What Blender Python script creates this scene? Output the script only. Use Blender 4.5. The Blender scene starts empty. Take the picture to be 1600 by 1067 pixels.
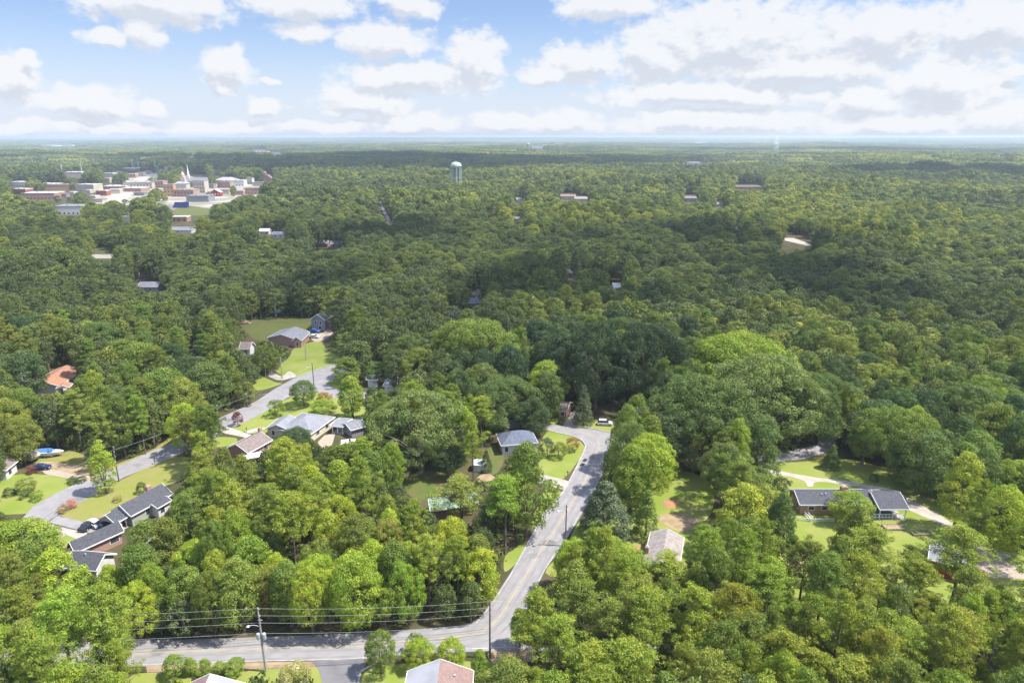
import bpy, math, random
import numpy as np
from mathutils import Vector, Matrix
from mathutils.geometry import tessellate_polygon

SC = bpy.context.scene
COL = SC.collection
R = math.radians
rng = np.random.default_rng(7)
random.seed(7)

# ------------------------------------------------------------------ camera
CAM_H = 85.0
PITCH = R(16.7)
F = 1067.0
cam_d = bpy.data.cameras.new("camera")
cam = bpy.data.objects.new("camera", cam_d)
COL.objects.link(cam)
cam.location = (0, 0, CAM_H)
cam.rotation_euler = (R(90) - PITCH, 0, 0)
cam_d.sensor_width = 36
cam_d.lens = 36 * F / 1600
cam_d.clip_start = 0.5
cam_d.clip_end = 80000
SC.camera = cam
SC.view_settings.view_transform = 'Standard'
SC.view_settings.look = 'None'
SC.view_settings.gamma = 1
SC.view_settings.exposure = 1.12
SC.cycles.use_denoising = True
SC.cycles.max_bounces = 5
SC.cycles.diffuse_bounces = 2
SC.cycles.transparent_max_bounces = 12
SC.cycles.volume_bounces = 1

cp, sp = math.cos(PITCH), math.sin(PITCH)
def ray(px, py):
    dx, dy = (px - 800) / F, (py - 533.5) / F
    return np.array([dx, cp - dy * sp, -sp - dy * cp])
def P(px, py, z=0.0):
    d = ray(px, py)
    t = (z - CAM_H) / d[2]
    return np.array([d[0] * t, d[1] * t, z])
def proj(x, y, z):
    """world -> photograph pixel"""
    Z = y * cp - (z - CAM_H) * sp
    Y = -(y * sp + (z - CAM_H) * cp)
    return 800 + F * x / Z, 533.5 + F * Y / Z, Z

# ------------------------------------------------------------------ sun and sky
SUN = Vector((0.50, -0.05, 0.86)).normalized()
SUN_EL = math.asin(SUN.z)
SUN_AZ = math.atan2(SUN.x, SUN.y)          # clockwise from +Y
sd = bpy.data.lights.new("sun", 'SUN')
sd.energy = 4.6
sd.angle = R(0.6)
sd.color = (1.0, 0.95, 0.86)
so = bpy.data.objects.new("sun", sd)
COL.objects.link(so)
so.rotation_euler = SUN.to_track_quat('Z', 'Y').to_euler()

world = bpy.data.worlds.new("World")
SC.world = world
world.use_nodes = True
nt = world.node_tree
nt.nodes.clear()
def N(t, tree=None, **kw):
    n = (tree or nt).nodes.new(t)
    for k, v in kw.items():
        setattr(n, k, v)
    return n
def L(a, b, tree=None):
    (tree or nt).links.new(a, b)
def M(op, a=None, b=None, c=None, tree=None, clamp=False):
    n = N('ShaderNodeMath', tree, operation=op)
    n.use_clamp = clamp
    for i, v in enumerate((a, b, c)):
        if v is None: continue
        if isinstance(v, (int, float)): n.inputs[i].default_value = v
        else: L(v, n.inputs[i], tree)
    return n.outputs[0]
def V(op, a=None, b=None, tree=None, out=0):
    n = N('ShaderNodeVectorMath', tree, operation=op)
    for i, v in enumerate((a, b)):
        if v is None: continue
        if isinstance(v, (tuple, list)): n.inputs[i].default_value = v
        else: L(v, n.inputs[i], tree)
    return n.outputs[out]
def SS(v, lo, hi, tree=None, a=0.0, b=1.0):
    n = N('ShaderNodeMapRange', tree, interpolation_type='SMOOTHSTEP')
    L(v, n.inputs[0], tree)
    n.inputs[1].default_value = lo; n.inputs[2].default_value = hi
    n.inputs[3].default_value = a; n.inputs[4].default_value = b
    return n.outputs[0]

CLOUDS = [  # centre x, y, radius x, y of every cumulus lobe, in the direction it is seen
 (240,2,125,34),(232,52,30,24),(165,61,42,13),(470,2,100,27),(475,46,52,17),(638,2,62,24),(600,62,78,30),
 (740,100,54,54),(640,122,130,27),(570,158,80,26),(357,112,40,34),(350,135,22,20),(417,124,12,6),(12,118,44,34),(52,90,22,10),
 (140,163,72,25),(240,170,20,14),(415,168,28,14),(330,202,80,14),(650,192,78,20),(790,190,64,17),
 (20,197,48,12),(955,6,90,28),(905,98,78,34),(850,118,40,20),(1150,62,190,66),(1020,90,70,50),(1380,52,110,48),(1545,42,90,46),(1110,148,200,22),
 (1250,105,180,30),(1480,132,90,46),(1350,158,64,28),(1570,186,76,30),(870,192,84,22),(1120,192,190,26),
 (1400,196,130,20),(1595,108,15,10),(500,196,90,10),(160,200,90,10)]
grp = bpy.data.node_groups.new("cloud_density", 'ShaderNodeTree')
grp.interface.new_socket("p", in_out='INPUT', socket_type='NodeSocketVector')
grp.interface.new_socket("d", in_out='OUTPUT', socket_type='NodeSocketFloat')
gi = N('NodeGroupInput', grp); go = N('NodeGroupOutput', grp)
p0 = gi.outputs[0]
wn = N('ShaderNodeTexNoise', grp); wn.inputs['Scale'].default_value = 0.32; wn.inputs['Detail'].default_value = 5
L(p0, wn.inputs['Vector'], grp)
warp = V('MULTIPLY', V('SUBTRACT', wn.outputs['Color'], (0.5, 0.5, 0.5), grp), (3.4, 1.8, 0), grp)
pw = V('ADD', p0, warp, grp)
q = None
for cx, cy, rx, ry in CLOUDS:
    d = ray(cx, cy); az = math.degrees(math.atan2(d[0], d[1])); el = math.degrees(math.asin(d[2] / np.linalg.norm(d)))
    k = 57.3 / F
    e = V('MULTIPLY', V('SUBTRACT', pw, (az, el, 0), grp), (1 / (rx * k * 0.93), 1 / (ry * k * 0.94), 0), grp)
    dd = V('LENGTH', e, None, grp, out=1)
    q = dd if q is None else M('SMOOTH_MIN', q, dd, 0.15, grp)
v = M('SUBTRACT', 1.0, q, None, grp)
fb = N('ShaderNodeTexNoise', grp); fb.inputs['Scale'].default_value = 0.75; fb.inputs['Detail'].default_value = 12; fb.inputs['Roughness'].default_value = 0.6
L(V('MULTIPLY', p0, (1, 1.35, 1), grp), fb.inputs['Vector'], grp)
v = M('ADD', v, M('MULTIPLY', M('SUBTRACT', fb.outputs[0], 0.5, None, grp), 1.3, None, grp), None, grp)
L(v, go.inputs[0], grp)

tc = N('ShaderNodeTexCoord')
sx = N('ShaderNodeSeparateXYZ'); L(tc.outputs['Generated'], sx.inputs[0])
az = M('MULTIPLY', M('ARCTAN2', sx.outputs[0], sx.outputs[1]), 57.2958)
el = M('MULTIPLY', M('ARCSINE', sx.outputs[2]), 57.2958)
cx_ = N('ShaderNodeCombineXYZ'); L(az, cx_.inputs[0]); L(el, cx_.inputs[1])
def dens(vec):
    g = N('ShaderNodeGroup'); g.node_tree = grp; L(vec, g.inputs[0]); return g.outputs[0]
d1 = dens(cx_.outputs[0])
d2 = dens(V('ADD', cx_.outputs[0], (0.25, 0.9, 0)))
alpha = SS(d1, -0.14, 0.36)
shade = M('MULTIPLY', SS(M('SUBTRACT', d2, M('MULTIPLY', d1, 0.75)), -0.05, 0.45), SS(d2, 0.0, 0.5))
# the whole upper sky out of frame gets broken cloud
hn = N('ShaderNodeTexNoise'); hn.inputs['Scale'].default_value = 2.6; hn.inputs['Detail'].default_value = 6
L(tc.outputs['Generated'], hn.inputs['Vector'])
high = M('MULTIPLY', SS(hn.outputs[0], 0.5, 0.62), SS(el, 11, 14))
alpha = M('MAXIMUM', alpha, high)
sky = N('ShaderNodeTexSky', sky_type='NISHITA')
sky.sun_disc = False; sky.sun_elevation = SUN_EL; sky.sun_rotation = SUN_AZ
sky.altitude = 100; sky.air_density = 1.0; sky.dust_density = 0.6; sky.ozone_density = 2.0
skc = V('MULTIPLY', sky.outputs[0], (0.055, 0.060, 0.074))
# pale band of haze over the horizon
hz = N('ShaderNodeMix', data_type='RGBA')
L(M('MULTIPLY', SS(el, -1.0, 9.5, a=1.0, b=0.12), 0.85), hz.inputs[0]); L(skc, hz.inputs[6]); hz.inputs[7].default_value = (0.37, 0.40, 0.47, 1)
cc = N('ShaderNodeMix', data_type='RGBA')
L(shade, cc.inputs[0]); cc.inputs[6].default_value = (0.43, 0.437, 0.45, 1); cc.inputs[7].default_value = (0.325, 0.345, 0.385, 1)
fin = N('ShaderNodeMix', data_type='RGBA')
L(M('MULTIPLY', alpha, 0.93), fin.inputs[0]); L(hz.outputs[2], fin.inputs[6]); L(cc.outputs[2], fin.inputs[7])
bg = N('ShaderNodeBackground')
L(SS(el, 11, 32, a=1.0, b=2.5), bg.inputs[1])  # unseen sky above the frame is brightened to add fill light
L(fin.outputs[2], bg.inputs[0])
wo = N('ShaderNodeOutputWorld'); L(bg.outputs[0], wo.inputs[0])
world.cycles.sampling_method = 'MANUAL'
world.cycles.sample_map_resolution = 512

# ------------------------------------------------------------------ materials
MATS = {}
def mat(name, col, col2=None, scale=1.0, rough=0.85, metal=0.0, kind='noise', bump=0.0, coords='Object', detail=6, spec=0.3, lo=0.35, hi=0.65):
    if name in MATS: return MATS[name]
    m = bpy.data.materials.new(name); m.use_nodes = True
    t = m.node_tree; t.nodes.clear()
    b = N('ShaderNodeBsdfPrincipled', t); o = N('ShaderNodeOutputMaterial', t); L(b.outputs[0], o.inputs[0], t)
    b.inputs['Roughness'].default_value = rough; b.inputs['Metallic'].default_value = metal
    b.inputs['Specular IOR Level'].default_value = spec
    if col2 is None: col2 = tuple(c * 0.8 for c in col)
    c = N('ShaderNodeTexCoord', t)
    if kind == 'brick':
        x = N('ShaderNodeTexBrick', t); x.inputs['Color1'].default_value = (*col, 1); x.inputs['Color2'].default_value = (*col2, 1)
        x.inputs['Mortar'].default_value = (0.32, 0.28, 0.24, 1); x.inputs['Scale'].default_value = 4; x.inputs['Mortar Size'].default_value = 0.02
        mp = N('ShaderNodeMapping', t); mp.inputs['Rotation'].default_value = (R(90), 0, 0)
        L(c.outputs[coords], mp.inputs[0], t); L(mp.outputs[0], x.inputs['Vector'], t)
        L(x.outputs[0], b.inputs['Base Color'], t)
    else:
        x = N('ShaderNodeTexNoise', t); x.inputs['Scale'].default_value = scale; x.inputs['Detail'].default_value = detail
        if coords == 'World':
            g = N('ShaderNodeNewGeometry', t); L(g.outputs['Position'], x.inputs['Vector'], t)
        else: L(c.outputs[coords], x.inputs['Vector'], t)
        r = N('ShaderNodeMix', t, data_type='RGBA'); L(SS(x.outputs[0], lo, hi, t), r.inputs[0], t)
        r.inputs[6].default_value = (*col, 1); r.inputs[7].default_value = (*col2, 1)
        outc = r.outputs[2]
        if kind in ('siding', 'shingle', 'seam'):
            w = N('ShaderNodeTexWave', t, wave_type='BANDS', bands_direction='Z' if kind != 'seam' else 'X', wave_profile='SAW')
            w.inputs['Scale'].default_value = {'siding': 1.6, 'shingle': 3.0, 'seam': 0.6}[kind]
            w.inputs['Distortion'].default_value = 0.3 if kind == 'shingle' else 0
            L(c.outputs['Object'], w.inputs['Vector'], t)
            mx = N('ShaderNodeMix', t, data_type='RGBA', blend_type='MULTIPLY'); mx.inputs[0].default_value = 0.22
            L(outc, mx.inputs[6], t); L(w.outputs[0], mx.inputs[7], t); outc = mx.outputs[2]
        if bump:
            bn = N('ShaderNodeBump', t); bn.inputs['Strength'].default_value = bump; bn.inputs['Distance'].default_value = 0.1
            L(x.outputs[0], bn.inputs['Height'], t); L(bn.outputs[0], b.inputs['Normal'], t)
        L(outc, b.inputs['Base Color'], t)
    MATS[name] = m
    return m

def leaf_mat(name, cols, obj_random=True, use_color=True, trans=0.34):
    """foliage: clump tone from the mesh, tree tone from the object's own colour or random"""
    m = bpy.data.materials.new(name); m.use_nodes = True
    t = m.node_tree; t.nodes.clear()
    oi = N('ShaderNodeObjectInfo', t)
    at = N('ShaderNodeAttribute', t); at.attribute_name = 'tone'
    if use_color:
        base = oi.outputs['Color']
    else:
        rp = N('ShaderNodeValToRGB', t)
        els = rp.color_ramp.elements
        while len(els) < len(cols): els.new(0.5)
        for i, (p_, c_) in enumerate(cols): els[i].position = p_; els[i].color = (*c_, 1)
        gp_ = N('ShaderNodeNewGeometry', t)
        nz = N('ShaderNodeTexNoise', t); nz.inputs['Scale'].default_value = 0.0045; nz.inputs['Detail'].default_value = 3
        L(gp_.outputs['Position'], nz.inputs['Vector'], t)
        nz2 = N('ShaderNodeTexNoise', t); nz2.inputs['Scale'].default_value = 0.0011; nz2.inputs['Detail'].default_value = 3
        L(gp_.outputs['Position'], nz2.inputs['Vector'], t)
        f = M('ADD', M('MULTIPLY', oi.outputs['Random'], 0.85, None, t), M('MULTIPLY', M('SUBTRACT', nz.outputs[0], 0.5, None, t), 1.5, None, t), None, t)
        f = M('ADD', f, M('MULTIPLY', M('SUBTRACT', nz2.outputs[0], 0.5, None, t), 1.8, None, t), None, t)
        f = M('ADD', f, 0.06, None, t)
        L(f, rp.inputs[0], t); base = rp.outputs[0]
    hs = N('ShaderNodeHueSaturation', t)
    L(base, hs.inputs['Color'], t)
    L(M('ADD', 0.5, M('MULTIPLY', M('SUBTRACT', at.outputs['Fac'], 0.5, None, t), -0.05, None, t), None, t), hs.inputs['Hue'], t)
    L(M('ADD', 0.78, M('MULTIPLY', at.outputs['Fac'], 0.46, None, t), None, t), hs.inputs['Value'], t)
    df = N('ShaderNodeBsdfDiffuse', t); tr = N('ShaderNodeBsdfTranslucent', t)
    gl = N('ShaderNodeBsdfGlossy', t); gl.inputs['Roughness'].default_value = 0.55; gl.inputs['Color'].default_value = (0.8, 0.85, 0.9, 1)
    L(hs.outputs[0], df.inputs[0], t)
    tw = N('ShaderNodeMix', t, data_type='RGBA', blend_type='MULTIPLY'); tw.inputs[0].default_value = 1; L(hs.outputs[0], tw.inputs[6], t); tw.inputs[7].default_value = (1.3, 1.35, 0.6, 1)
    L(tw.outputs[2], tr.inputs[0], t)
    m1 = N('ShaderNodeMixShader', t); m1.inputs[0].default_value = trans; L(df.outputs[0], m1.inputs[1], t); L(tr.outputs[0], m1.inputs[2], t)
    m2 = N('ShaderNodeMixShader', t); m2.inputs[0].default_value = 0.015; L(m1.outputs[0], m2.inputs[1], t); L(gl.outputs[0], m2.inputs[2], t)
    o = N('ShaderNodeOutputMaterial', t); L(m2.outputs[0], o.inputs[0], t)
    return m
LEAF = leaf_mat("foliage", None)
LEAF_FAR = leaf_mat("forest_foliage", [(0.0, (0.101, 0.128, 0.046)), (0.3, (0.122, 0.158, 0.046)), (0.55, (0.156, 0.191, 0.045)), (0.8, (0.204, 0.233, 0.046)), (1.0, (0.303, 0.311, 0.052))], use_color=False)
BARK = mat("bark", (0.16, 0.13, 0.10), (0.09, 0.07, 0.055), 3, rough=0.95)
BARK_GREY = mat("grey_bark", (0.30, 0.27, 0.23), (0.17, 0.15, 0.13), 3, rough=0.95)
DEADWOOD = mat("dead_wood", (0.40, 0.36, 0.31), (0.24, 0.21, 0.18), 2, rough=0.95)
GROUND = mat("ground_soil", (0.050, 0.052, 0.022), (0.085, 0.070, 0.038), 0.12, coords='World', rough=1, spec=0.1)
LAWN = mat("lawn_grass", (0.145, 0.198, 0.030), (0.205, 0.215, 0.06), 0.13, coords='World', rough=1, spec=0.1, detail=12, lo=0.3, hi=0.7)
LAWN_D = mat("dry_grass", (0.165, 0.185, 0.038), (0.20, 0.18, 0.065), 0.3, coords='World', rough=1, spec=0.1, detail=12)
LAWN_S = mat("shaded_grass", (0.075, 0.105, 0.024), (0.11, 0.10, 0.04), 0.25, coords='World', rough=1, spec=0.1, detail=12)  # darker copy of the lawn grass, shade put into its colour
DIRT = mat("bare_dirt", (0.30, 0.22, 0.14), (0.22, 0.17, 0.10), 0.5, coords='World', rough=1, spec=0.1, detail=10)
CLAY = mat("red_clay", (0.33, 0.17, 0.09), (0.24, 0.14, 0.08), 0.5, coords='World', rough=1, spec=0.1)
ASPH = mat("asphalt", (0.235, 0.225, 0.226), (0.19, 0.182, 0.184), 0.35, coords='World', rough=0.95, detail=14, lo=0.3, hi=0.72)
ASPH_D = mat("dark_asphalt", (0.15, 0.145, 0.15), (0.12, 0.115, 0.12), 0.4, coords='World', rough=0.95, detail=12)
ASPH_T = mat("worn_asphalt", (0.208, 0.198, 0.199), (0.18, 0.171, 0.173), 0.3, coords="World", rough=0.95, detail=12)
ASPH_P = mat("patched_asphalt", (0.20, 0.19, 0.19), (0.16, 0.155, 0.155), 0.6, coords="World", rough=0.95, detail=12)
CONC = mat("concrete", (0.36, 0.32, 0.27), (0.28, 0.25, 0.22), 0.4, coords='World', rough=0.95, detail=12)
KERB = mat("kerb_concrete", (0.36, 0.34, 0.31), (0.27, 0.26, 0.24), 0.7, coords='World', rough=0.95)
TOWNG = mat("town_paving", (0.32, 0.28, 0.24), (0.15, 0.16, 0.12), 0.03, coords="World", rough=1, detail=12)
GRAVEL = mat("gravel", (0.34, 0.28, 0.22), (0.26, 0.21, 0.17), 1.2, coords='World', rough=1, detail=14)
YEL = mat("yellow_paint", (0.38, 0.30, 0.13), (0.28, 0.24, 0.16), 0.8, coords='World')
WHT = mat("white_paint_line", (0.44, 0.43, 0.41), (0.28, 0.27, 0.26), 0.8, coords='World')
R_DARK = mat("charcoal_shingle", (0.082, 0.084, 0.098), (0.058, 0.060, 0.072), 2.2, kind='shingle', rough=0.9)
R_GREY = mat("grey_shingle", (0.20, 0.205, 0.225), (0.15, 0.155, 0.17), 1.5, kind='shingle', rough=0.9)
R_LITE = mat("pale_grey_roof", (0.225, 0.23, 0.25), (0.19, 0.195, 0.215), 0.8, kind='seam', rough=0.6)
R_BROWN = mat("brown_shingle", (0.22, 0.175, 0.155), (0.16, 0.13, 0.12), 1.5, kind='shingle', rough=0.9)
R_TAN = mat("tan_shingle", (0.30, 0.26, 0.235), (0.22, 0.19, 0.175), 1.2, kind='shingle', rough=0.9)
R_RED = mat("reddish_shingle", (0.25, 0.165, 0.145), (0.20, 0.135, 0.12), 1.5, kind='shingle', rough=0.9)
R_ORANGE = mat("orange_roof", (0.34, 0.165, 0.10), (0.27, 0.14, 0.09), 1, kind='shingle', rough=0.9)
R_BLUE = mat("blue_grey_shingle", (0.125, 0.145, 0.19), (0.09, 0.105, 0.14), 1.5, kind='shingle', rough=0.9)
R_GREEN = mat("green_metal_roof", (0.16, 0.27, 0.205), (0.21, 0.31, 0.25), 1, kind='seam', rough=0.5)
R_WHITE = mat("white_membrane_roof", (0.60, 0.59, 0.57), (0.48, 0.47, 0.46), 0.2, rough=0.8)
R_FLATGREY = mat("flat_grey_roof", (0.30, 0.30, 0.32), (0.23, 0.23, 0.25), 0.2, rough=0.9)
W_WHITE = mat("white_siding", (0.62, 0.61, 0.58), (0.55, 0.54, 0.52), 0.5, kind='siding')
W_CREAM = mat("cream_siding", (0.58, 0.52, 0.40), (0.52, 0.47, 0.36), 0.5, kind='siding')
W_SAGE = mat("sage_siding", (0.36, 0.38, 0.31), (0.32, 0.34, 0.28), 0.5, kind='siding')
W_GREY = mat("grey_siding", (0.26, 0.26, 0.27), (0.22, 0.22, 0.23), 0.5, kind='siding')
W_BRICK = mat("red_brick", (0.36, 0.19, 0.14), (0.29, 0.15, 0.115), kind='brick')
W_BRICKT = mat("tan_brick", (0.38, 0.20, 0.11), (0.30, 0.155, 0.09), kind='brick')
W_ORANGE = mat("orange_brick", (0.50, 0.26, 0.13), (0.42, 0.22, 0.11), kind='brick')
W_RED = mat("red_barn_paint", (0.36, 0.045, 0.03), (0.28, 0.04, 0.03), 0.6, kind='siding')
W_REDT = mat("red_shop_paint", (0.30, 0.10, 0.075), (0.25, 0.09, 0.07), 0.4)
W_BLOCK = mat("beige_masonry", (0.46, 0.40, 0.31), (0.38, 0.33, 0.26), 0.4)
TRIM = mat("white_trim", (0.70, 0.69, 0.67), (0.62, 0.61, 0.59), 1)
GLASS = mat("window_glass", (0.03, 0.035, 0.045), (0.06, 0.07, 0.08), 1, rough=0.12, spec=0.6)
DARK = mat("dark_interior", (0.03, 0.03, 0.03), (0.02, 0.02, 0.02), 1)
METAL = mat("galvanised_metal", (0.45, 0.46, 0.47), (0.38, 0.39, 0.40), 1, rough=0.5, metal=0.4)
POLE = mat("creosote_pole_wood", (0.17, 0.14, 0.115), (0.11, 0.09, 0.075), 3, rough=0.95)
POLE_G = mat("weathered_pole_wood", (0.33, 0.31, 0.28), (0.24, 0.22, 0.20), 3, rough=0.95)
WIRE = mat("bare_wire", (0.42, 0.43, 0.44), (0.36, 0.37, 0.38), 1, rough=0.5)
CABLE = mat("black_cable", (0.03, 0.03, 0.03), (0.02, 0.02, 0.02), 1, rough=0.6)
TIMBER = mat("weathered_timber", (0.28, 0.23, 0.18), (0.20, 0.16, 0.13), 2)
TANK = mat("pale_green_tank_paint", (0.37, 0.45, 0.36), (0.32, 0.39, 0.31), 0.1, rough=0.6)
TYRE = mat("tyre_rubber", (0.02, 0.02, 0.02), (0.03, 0.03, 0.03), 1)
PAINTS = {}
def paint(name, c):
    return mat(name, c, tuple(x * 0.93 for x in c), 0.5, rough=0.3, spec=0.5)

# ------------------------------------------------------------------ mesh helpers
def link(name, me, m=None, parent=None):
    o = bpy.data.objects.new(name, me)
    COL.objects.link(o)
    if m is not None:
        for x in (m if isinstance(m, (list, tuple)) else [m]): me.materials.append(x)
    if parent is not None: o.parent = parent
    return o
class MB:
    def __init__(s): s.v = []; s.f = []; s.mi = []
    def add(s, vs, fs, mi=0):
        b = len(s.v); s.v += [tuple(map(float, x)) for x in vs]; s.f += [tuple(b + i for i in f) for f in fs]; s.mi += [mi] * len(fs)
        return s
    def box(s, x0, x1, y0, y1, z0, z1, mi=0):
        return s.add([(x0,y0,z0),(x1,y0,z0),(x1,y1,z0),(x0,y1,z0),(x0,y0,z1),(x1,y0,z1),(x1,y1,z1),(x0,y1,z1)],
                     [(0,3,2,1),(4,5,6,7),(0,1,5,4),(1,2,6,5),(2,3,7,6),(3,0,4,7)], mi)
    def obox(s, a, b, w, h, mi=0):
        """bar from a to b, width w, height h"""
        a = Vector(a); b = Vector(b); d = (b - a).normalized()
        u = d.cross(Vector((0, 0, 1)));
        if u.length < 1e-4: u = Vector((1, 0, 0))
        u.normalize(); n = u.cross(d).normalized()
        vs = []
        for p in (a, b):
            for i, j in ((-1,-1),(1,-1),(1,1),(-1,1)): vs.append(p + u * (w / 2 * i) + n * (h / 2 * j))
        return s.add(vs, [(0,1,2,3),(7,6,5,4),(0,4,5,1),(1,5,6,2),(2,6,7,3),(3,7,4,0)], mi)
    def tube(s, pts, rad, n=6, mi=0, cap=True):
        pts = [Vector(p) for p in pts]; vs = []; k = len(pts)
        ref = Vector((0.3, 0.9, 0.2))
        for i, p in enumerate(pts):
            d = (pts[min(i + 1, k - 1)] - pts[max(i - 1, 0)]).normalized()
            u = d.cross(ref)
            if u.length < 0.05: u = d.cross(Vector((1, 0, 0)))
            u.normalize(); w = d.cross(u)
            for j in range(n):
                a = 2 * math.pi * j / n; vs.append(p + (u * math.cos(a) + w * math.sin(a)) * rad[i])
        fs = [(i*n+j, i*n+(j+1)%n, (i+1)*n+(j+1)%n, (i+1)*n+j) for i in range(k-1) for j in range(n)]
        if cap: fs += [tuple(range(n-1,-1,-1)), tuple((k-1)*n + j for j in range(n))]
        return s.add(vs, fs, mi)
    def lathe(s, prof, n=16, mi=0, c=(0, 0)):
        vs = []; k = len(prof)
        for r_, z in prof:
            for j in range(n):
                a = 2*math.pi*j/n; vs.append((c[0]+r_*math.cos(a), c[1]+r_*math.sin(a), z))
        fs = [(i*n+j, i*n+(j+1)%n, (i+1)*n+(j+1)%n, (i+1)*n+j) for i in range(k-1) for j in range(n)]
        fs += [tuple(range(n-1,-1,-1)), tuple((k-1)*n + j for j in range(n))]
        return s.add(vs, fs, mi)
    def build(s, name, m, parent=None, smooth=False):
        me = bpy.data.meshes.new(name); me.from_pydata(s.v, [], s.f)
        o = link(name, me, m, parent)
        if any(s.mi): me.polygons.foreach_set('material_index', s.mi)
        if smooth: me.polygons.foreach_set('use_smooth', [True] * len(s.f))
        me.update()
        return o
def tag(o, label=None, cat=None, group=None, kind=None):
    if label: o['label'] = label
    if cat: o['category'] = cat
    if group: o['group'] = group
    if kind: o['kind'] = kind
    return o
def empty(name, loc, rz=0, label=None, cat=None, group=None):
    o = bpy.data.objects.new(name, None); COL.objects.link(o)
    o.location = loc; o.rotation_euler = (0, 0, rz); o.empty_display_size = 1
    return tag(o, label, cat, group)

# keep-clear mask in the photograph's view: what the trees must not cover
MW, MH = 800, 534
KEEP = np.zeros((MH, MW), bool)
NOBASE = np.zeros((MH, MW), bool)
yy, xx = np.mgrid[0:MH, 0:MW]
def raster(mask, poly, grow=0):
    p = np.array(poly, float) / 2.0
    c = p.mean(0)
    if grow:
        d = p - c; n = np.linalg.norm(d, axis=1, keepdims=True) + 1e-6; p = p + d / n * grow
    x0, y0 = np.floor(p.min(0)).astype(int) - 1; x1, y1 = np.ceil(p.max(0)).astype(int) + 1
    x0, y0 = max(0, x0), max(0, y0); x1, y1 = min(MW, x1), min(MH, y1)
    if x1 <= x0 or y1 <= y0: return
    X = xx[y0:y1, x0:x1]; Y = yy[y0:y1, x0:x1]; ins = np.zeros(X.shape, bool)
    j = len(p) - 1
    for i in range(len(p)):
        xi, yi = p[i]; xj, yj = p[j]
        if yi != yj:
            ins ^= ((yi > Y) != (yj > Y)) & (X < (xj - xi) * (Y - yi) / (yj - yi) + xi)
        j = i
    mask[y0:y1, x0:x1] |= ins
def catmull(pts, n=5, closed=False):
    pts = [np.array(p, float) for p in pts]; out = []
    k = len(pts)
    rg = range(k if closed else k - 1)
    for i in rg:
        if closed: a, b, c, d = pts[(i-1)%k], pts[i], pts[(i+1)%k], pts[(i+2)%k]
        else: a, b, c, d = pts[max(i-1,0)], pts[i], pts[i+1], pts[min(i+2,k-1)]
        for t in np.arange(n) / n:
            out.append(0.5*((2*b)+(-a+c)*t+(2*a-5*b+4*c-d)*t*t+(-a+3*b-3*c+d)*t**3))
    if not closed: out.append(pts[-1])
    return out

LAYER = [0.0]
def sheet(name, px, z, m, smooth=True, keep=True, nobase=True, kind='structure'):
    """a ground-level sheet whose outline runs through these points of the ground"""
    pp = catmull(px, 4, True) if smooth else px
    if keep: raster(KEEP, pp)
    if nobase: raster(NOBASE, pp)
    vs = [P(a, b, 0) for a, b in pp]
    tri = tessellate_polygon([[Vector(v) for v in vs]])
    b = MB(); b.add([(v[0], v[1], z) for v in vs], [])
    fs = []
    for t in tri:
        a, c, d = (Vector(vs[i]) for i in t)
        fs.append(t if (c - a).cross(d - a).z > 0 else t[::-1])
    b.f = [tuple(f) for f in fs]; b.mi = [0]*len(fs)
    o = b.build(name, m)
    return tag(o, kind=kind)
def resample(w, step=1.5):
    w = np.array(w); seg = np.linalg.norm(np.diff(w, axis=0), axis=1); s = np.concatenate([[0], np.cumsum(seg)])
    n = max(2, int(s[-1] / step)); q_ = np.linspace(0, s[-1], n)
    return np.stack([np.interp(q_, s, w[:, i]) for i in range(w.shape[1])], 1)
def ribbon(mb, px, width, z, h=0.0, off=0.0, step=2.0):
    w = resample([P(a, b, 0)[:2] for a, b in catmull(px, 6)], step)
    t = np.gradient(w, axis=0); t /= np.linalg.norm(t, axis=1, keepdims=True) + 1e-9
    n = np.stack([-t[:, 1], t[:, 0]], 1)
    a = w + n * (off - width/2); b = w + n * (off + width/2)
    k = len(w)
    if h == 0:
        vs = [(x, y, z) for x, y in a] + [(x, y, z) for x, y in b]
        mb.add(vs, [(i, i+1, k+i+1, k+i) for i in range(k-1)])
    else:
        vs = [(x, y, z) for x, y in a] + [(x, y, z+h) for x, y in a] + [(x, y, z+h) for x, y in b] + [(x, y, z) for x, y in b]
        fs = []
        for i in range(k-1):
            for j in range(3): fs.append((j*k+i, j*k+i+1, (j+1)*k+i+1, (j+1)*k+i))
        mb.add(vs, fs)
    return w

# ------------------------------------------------------------------ terrain
def terrain(x, y):
    r = np.hypot(x, y)
    w = np.clip((r - 1300) / 1500, 0, 1); w = w*w*(3-2*w)
    far = np.clip((r - 4000) / 9000, 0, 1)
    z = 7*np.sin(x/620+1.3)*np.sin(y/540+0.5) + 6*np.sin(y/330+x/1700) + 4*np.sin(x/290-y/800)
    z2 = 16*np.sin(y/2300+x/5200+0.7) + 12*np.sin(x/3100-y/4100) + 7*np.sin(y/900+x/1500)
    return w*z + far*(z2 - 4)
rad = np.concatenate([[0], np.geomspace(40, 45000, 230)])
NA = 300
vs = [(0, 0, 0)]; fs = []
for i, r_ in enumerate(rad[1:]):
    a = np.arange(NA) / NA * 2 * math.pi
    x, y = r_*np.sin(a), r_*np.cos(a); z = terrain(x, y)
    vs += list(zip(x, y, z))
fs += [(0, 1 + (j+1) % NA, 1 + j) for j in range(NA)]
for i in range(len(rad) - 2):
    b0, b1 = 1 + i*NA, 1 + (i+1)*NA
    fs += [(b0+j, b0+(j+1)%NA, b1+(j+1)%NA, b1+j) for j in range(NA)]
me = bpy.data.meshes.new("ground"); me.from_pydata(vs, [], fs); me.polygons.foreach_set('use_smooth', [True]*len(fs))
tag(link("ground", me, GROUND), kind='structure')

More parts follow.
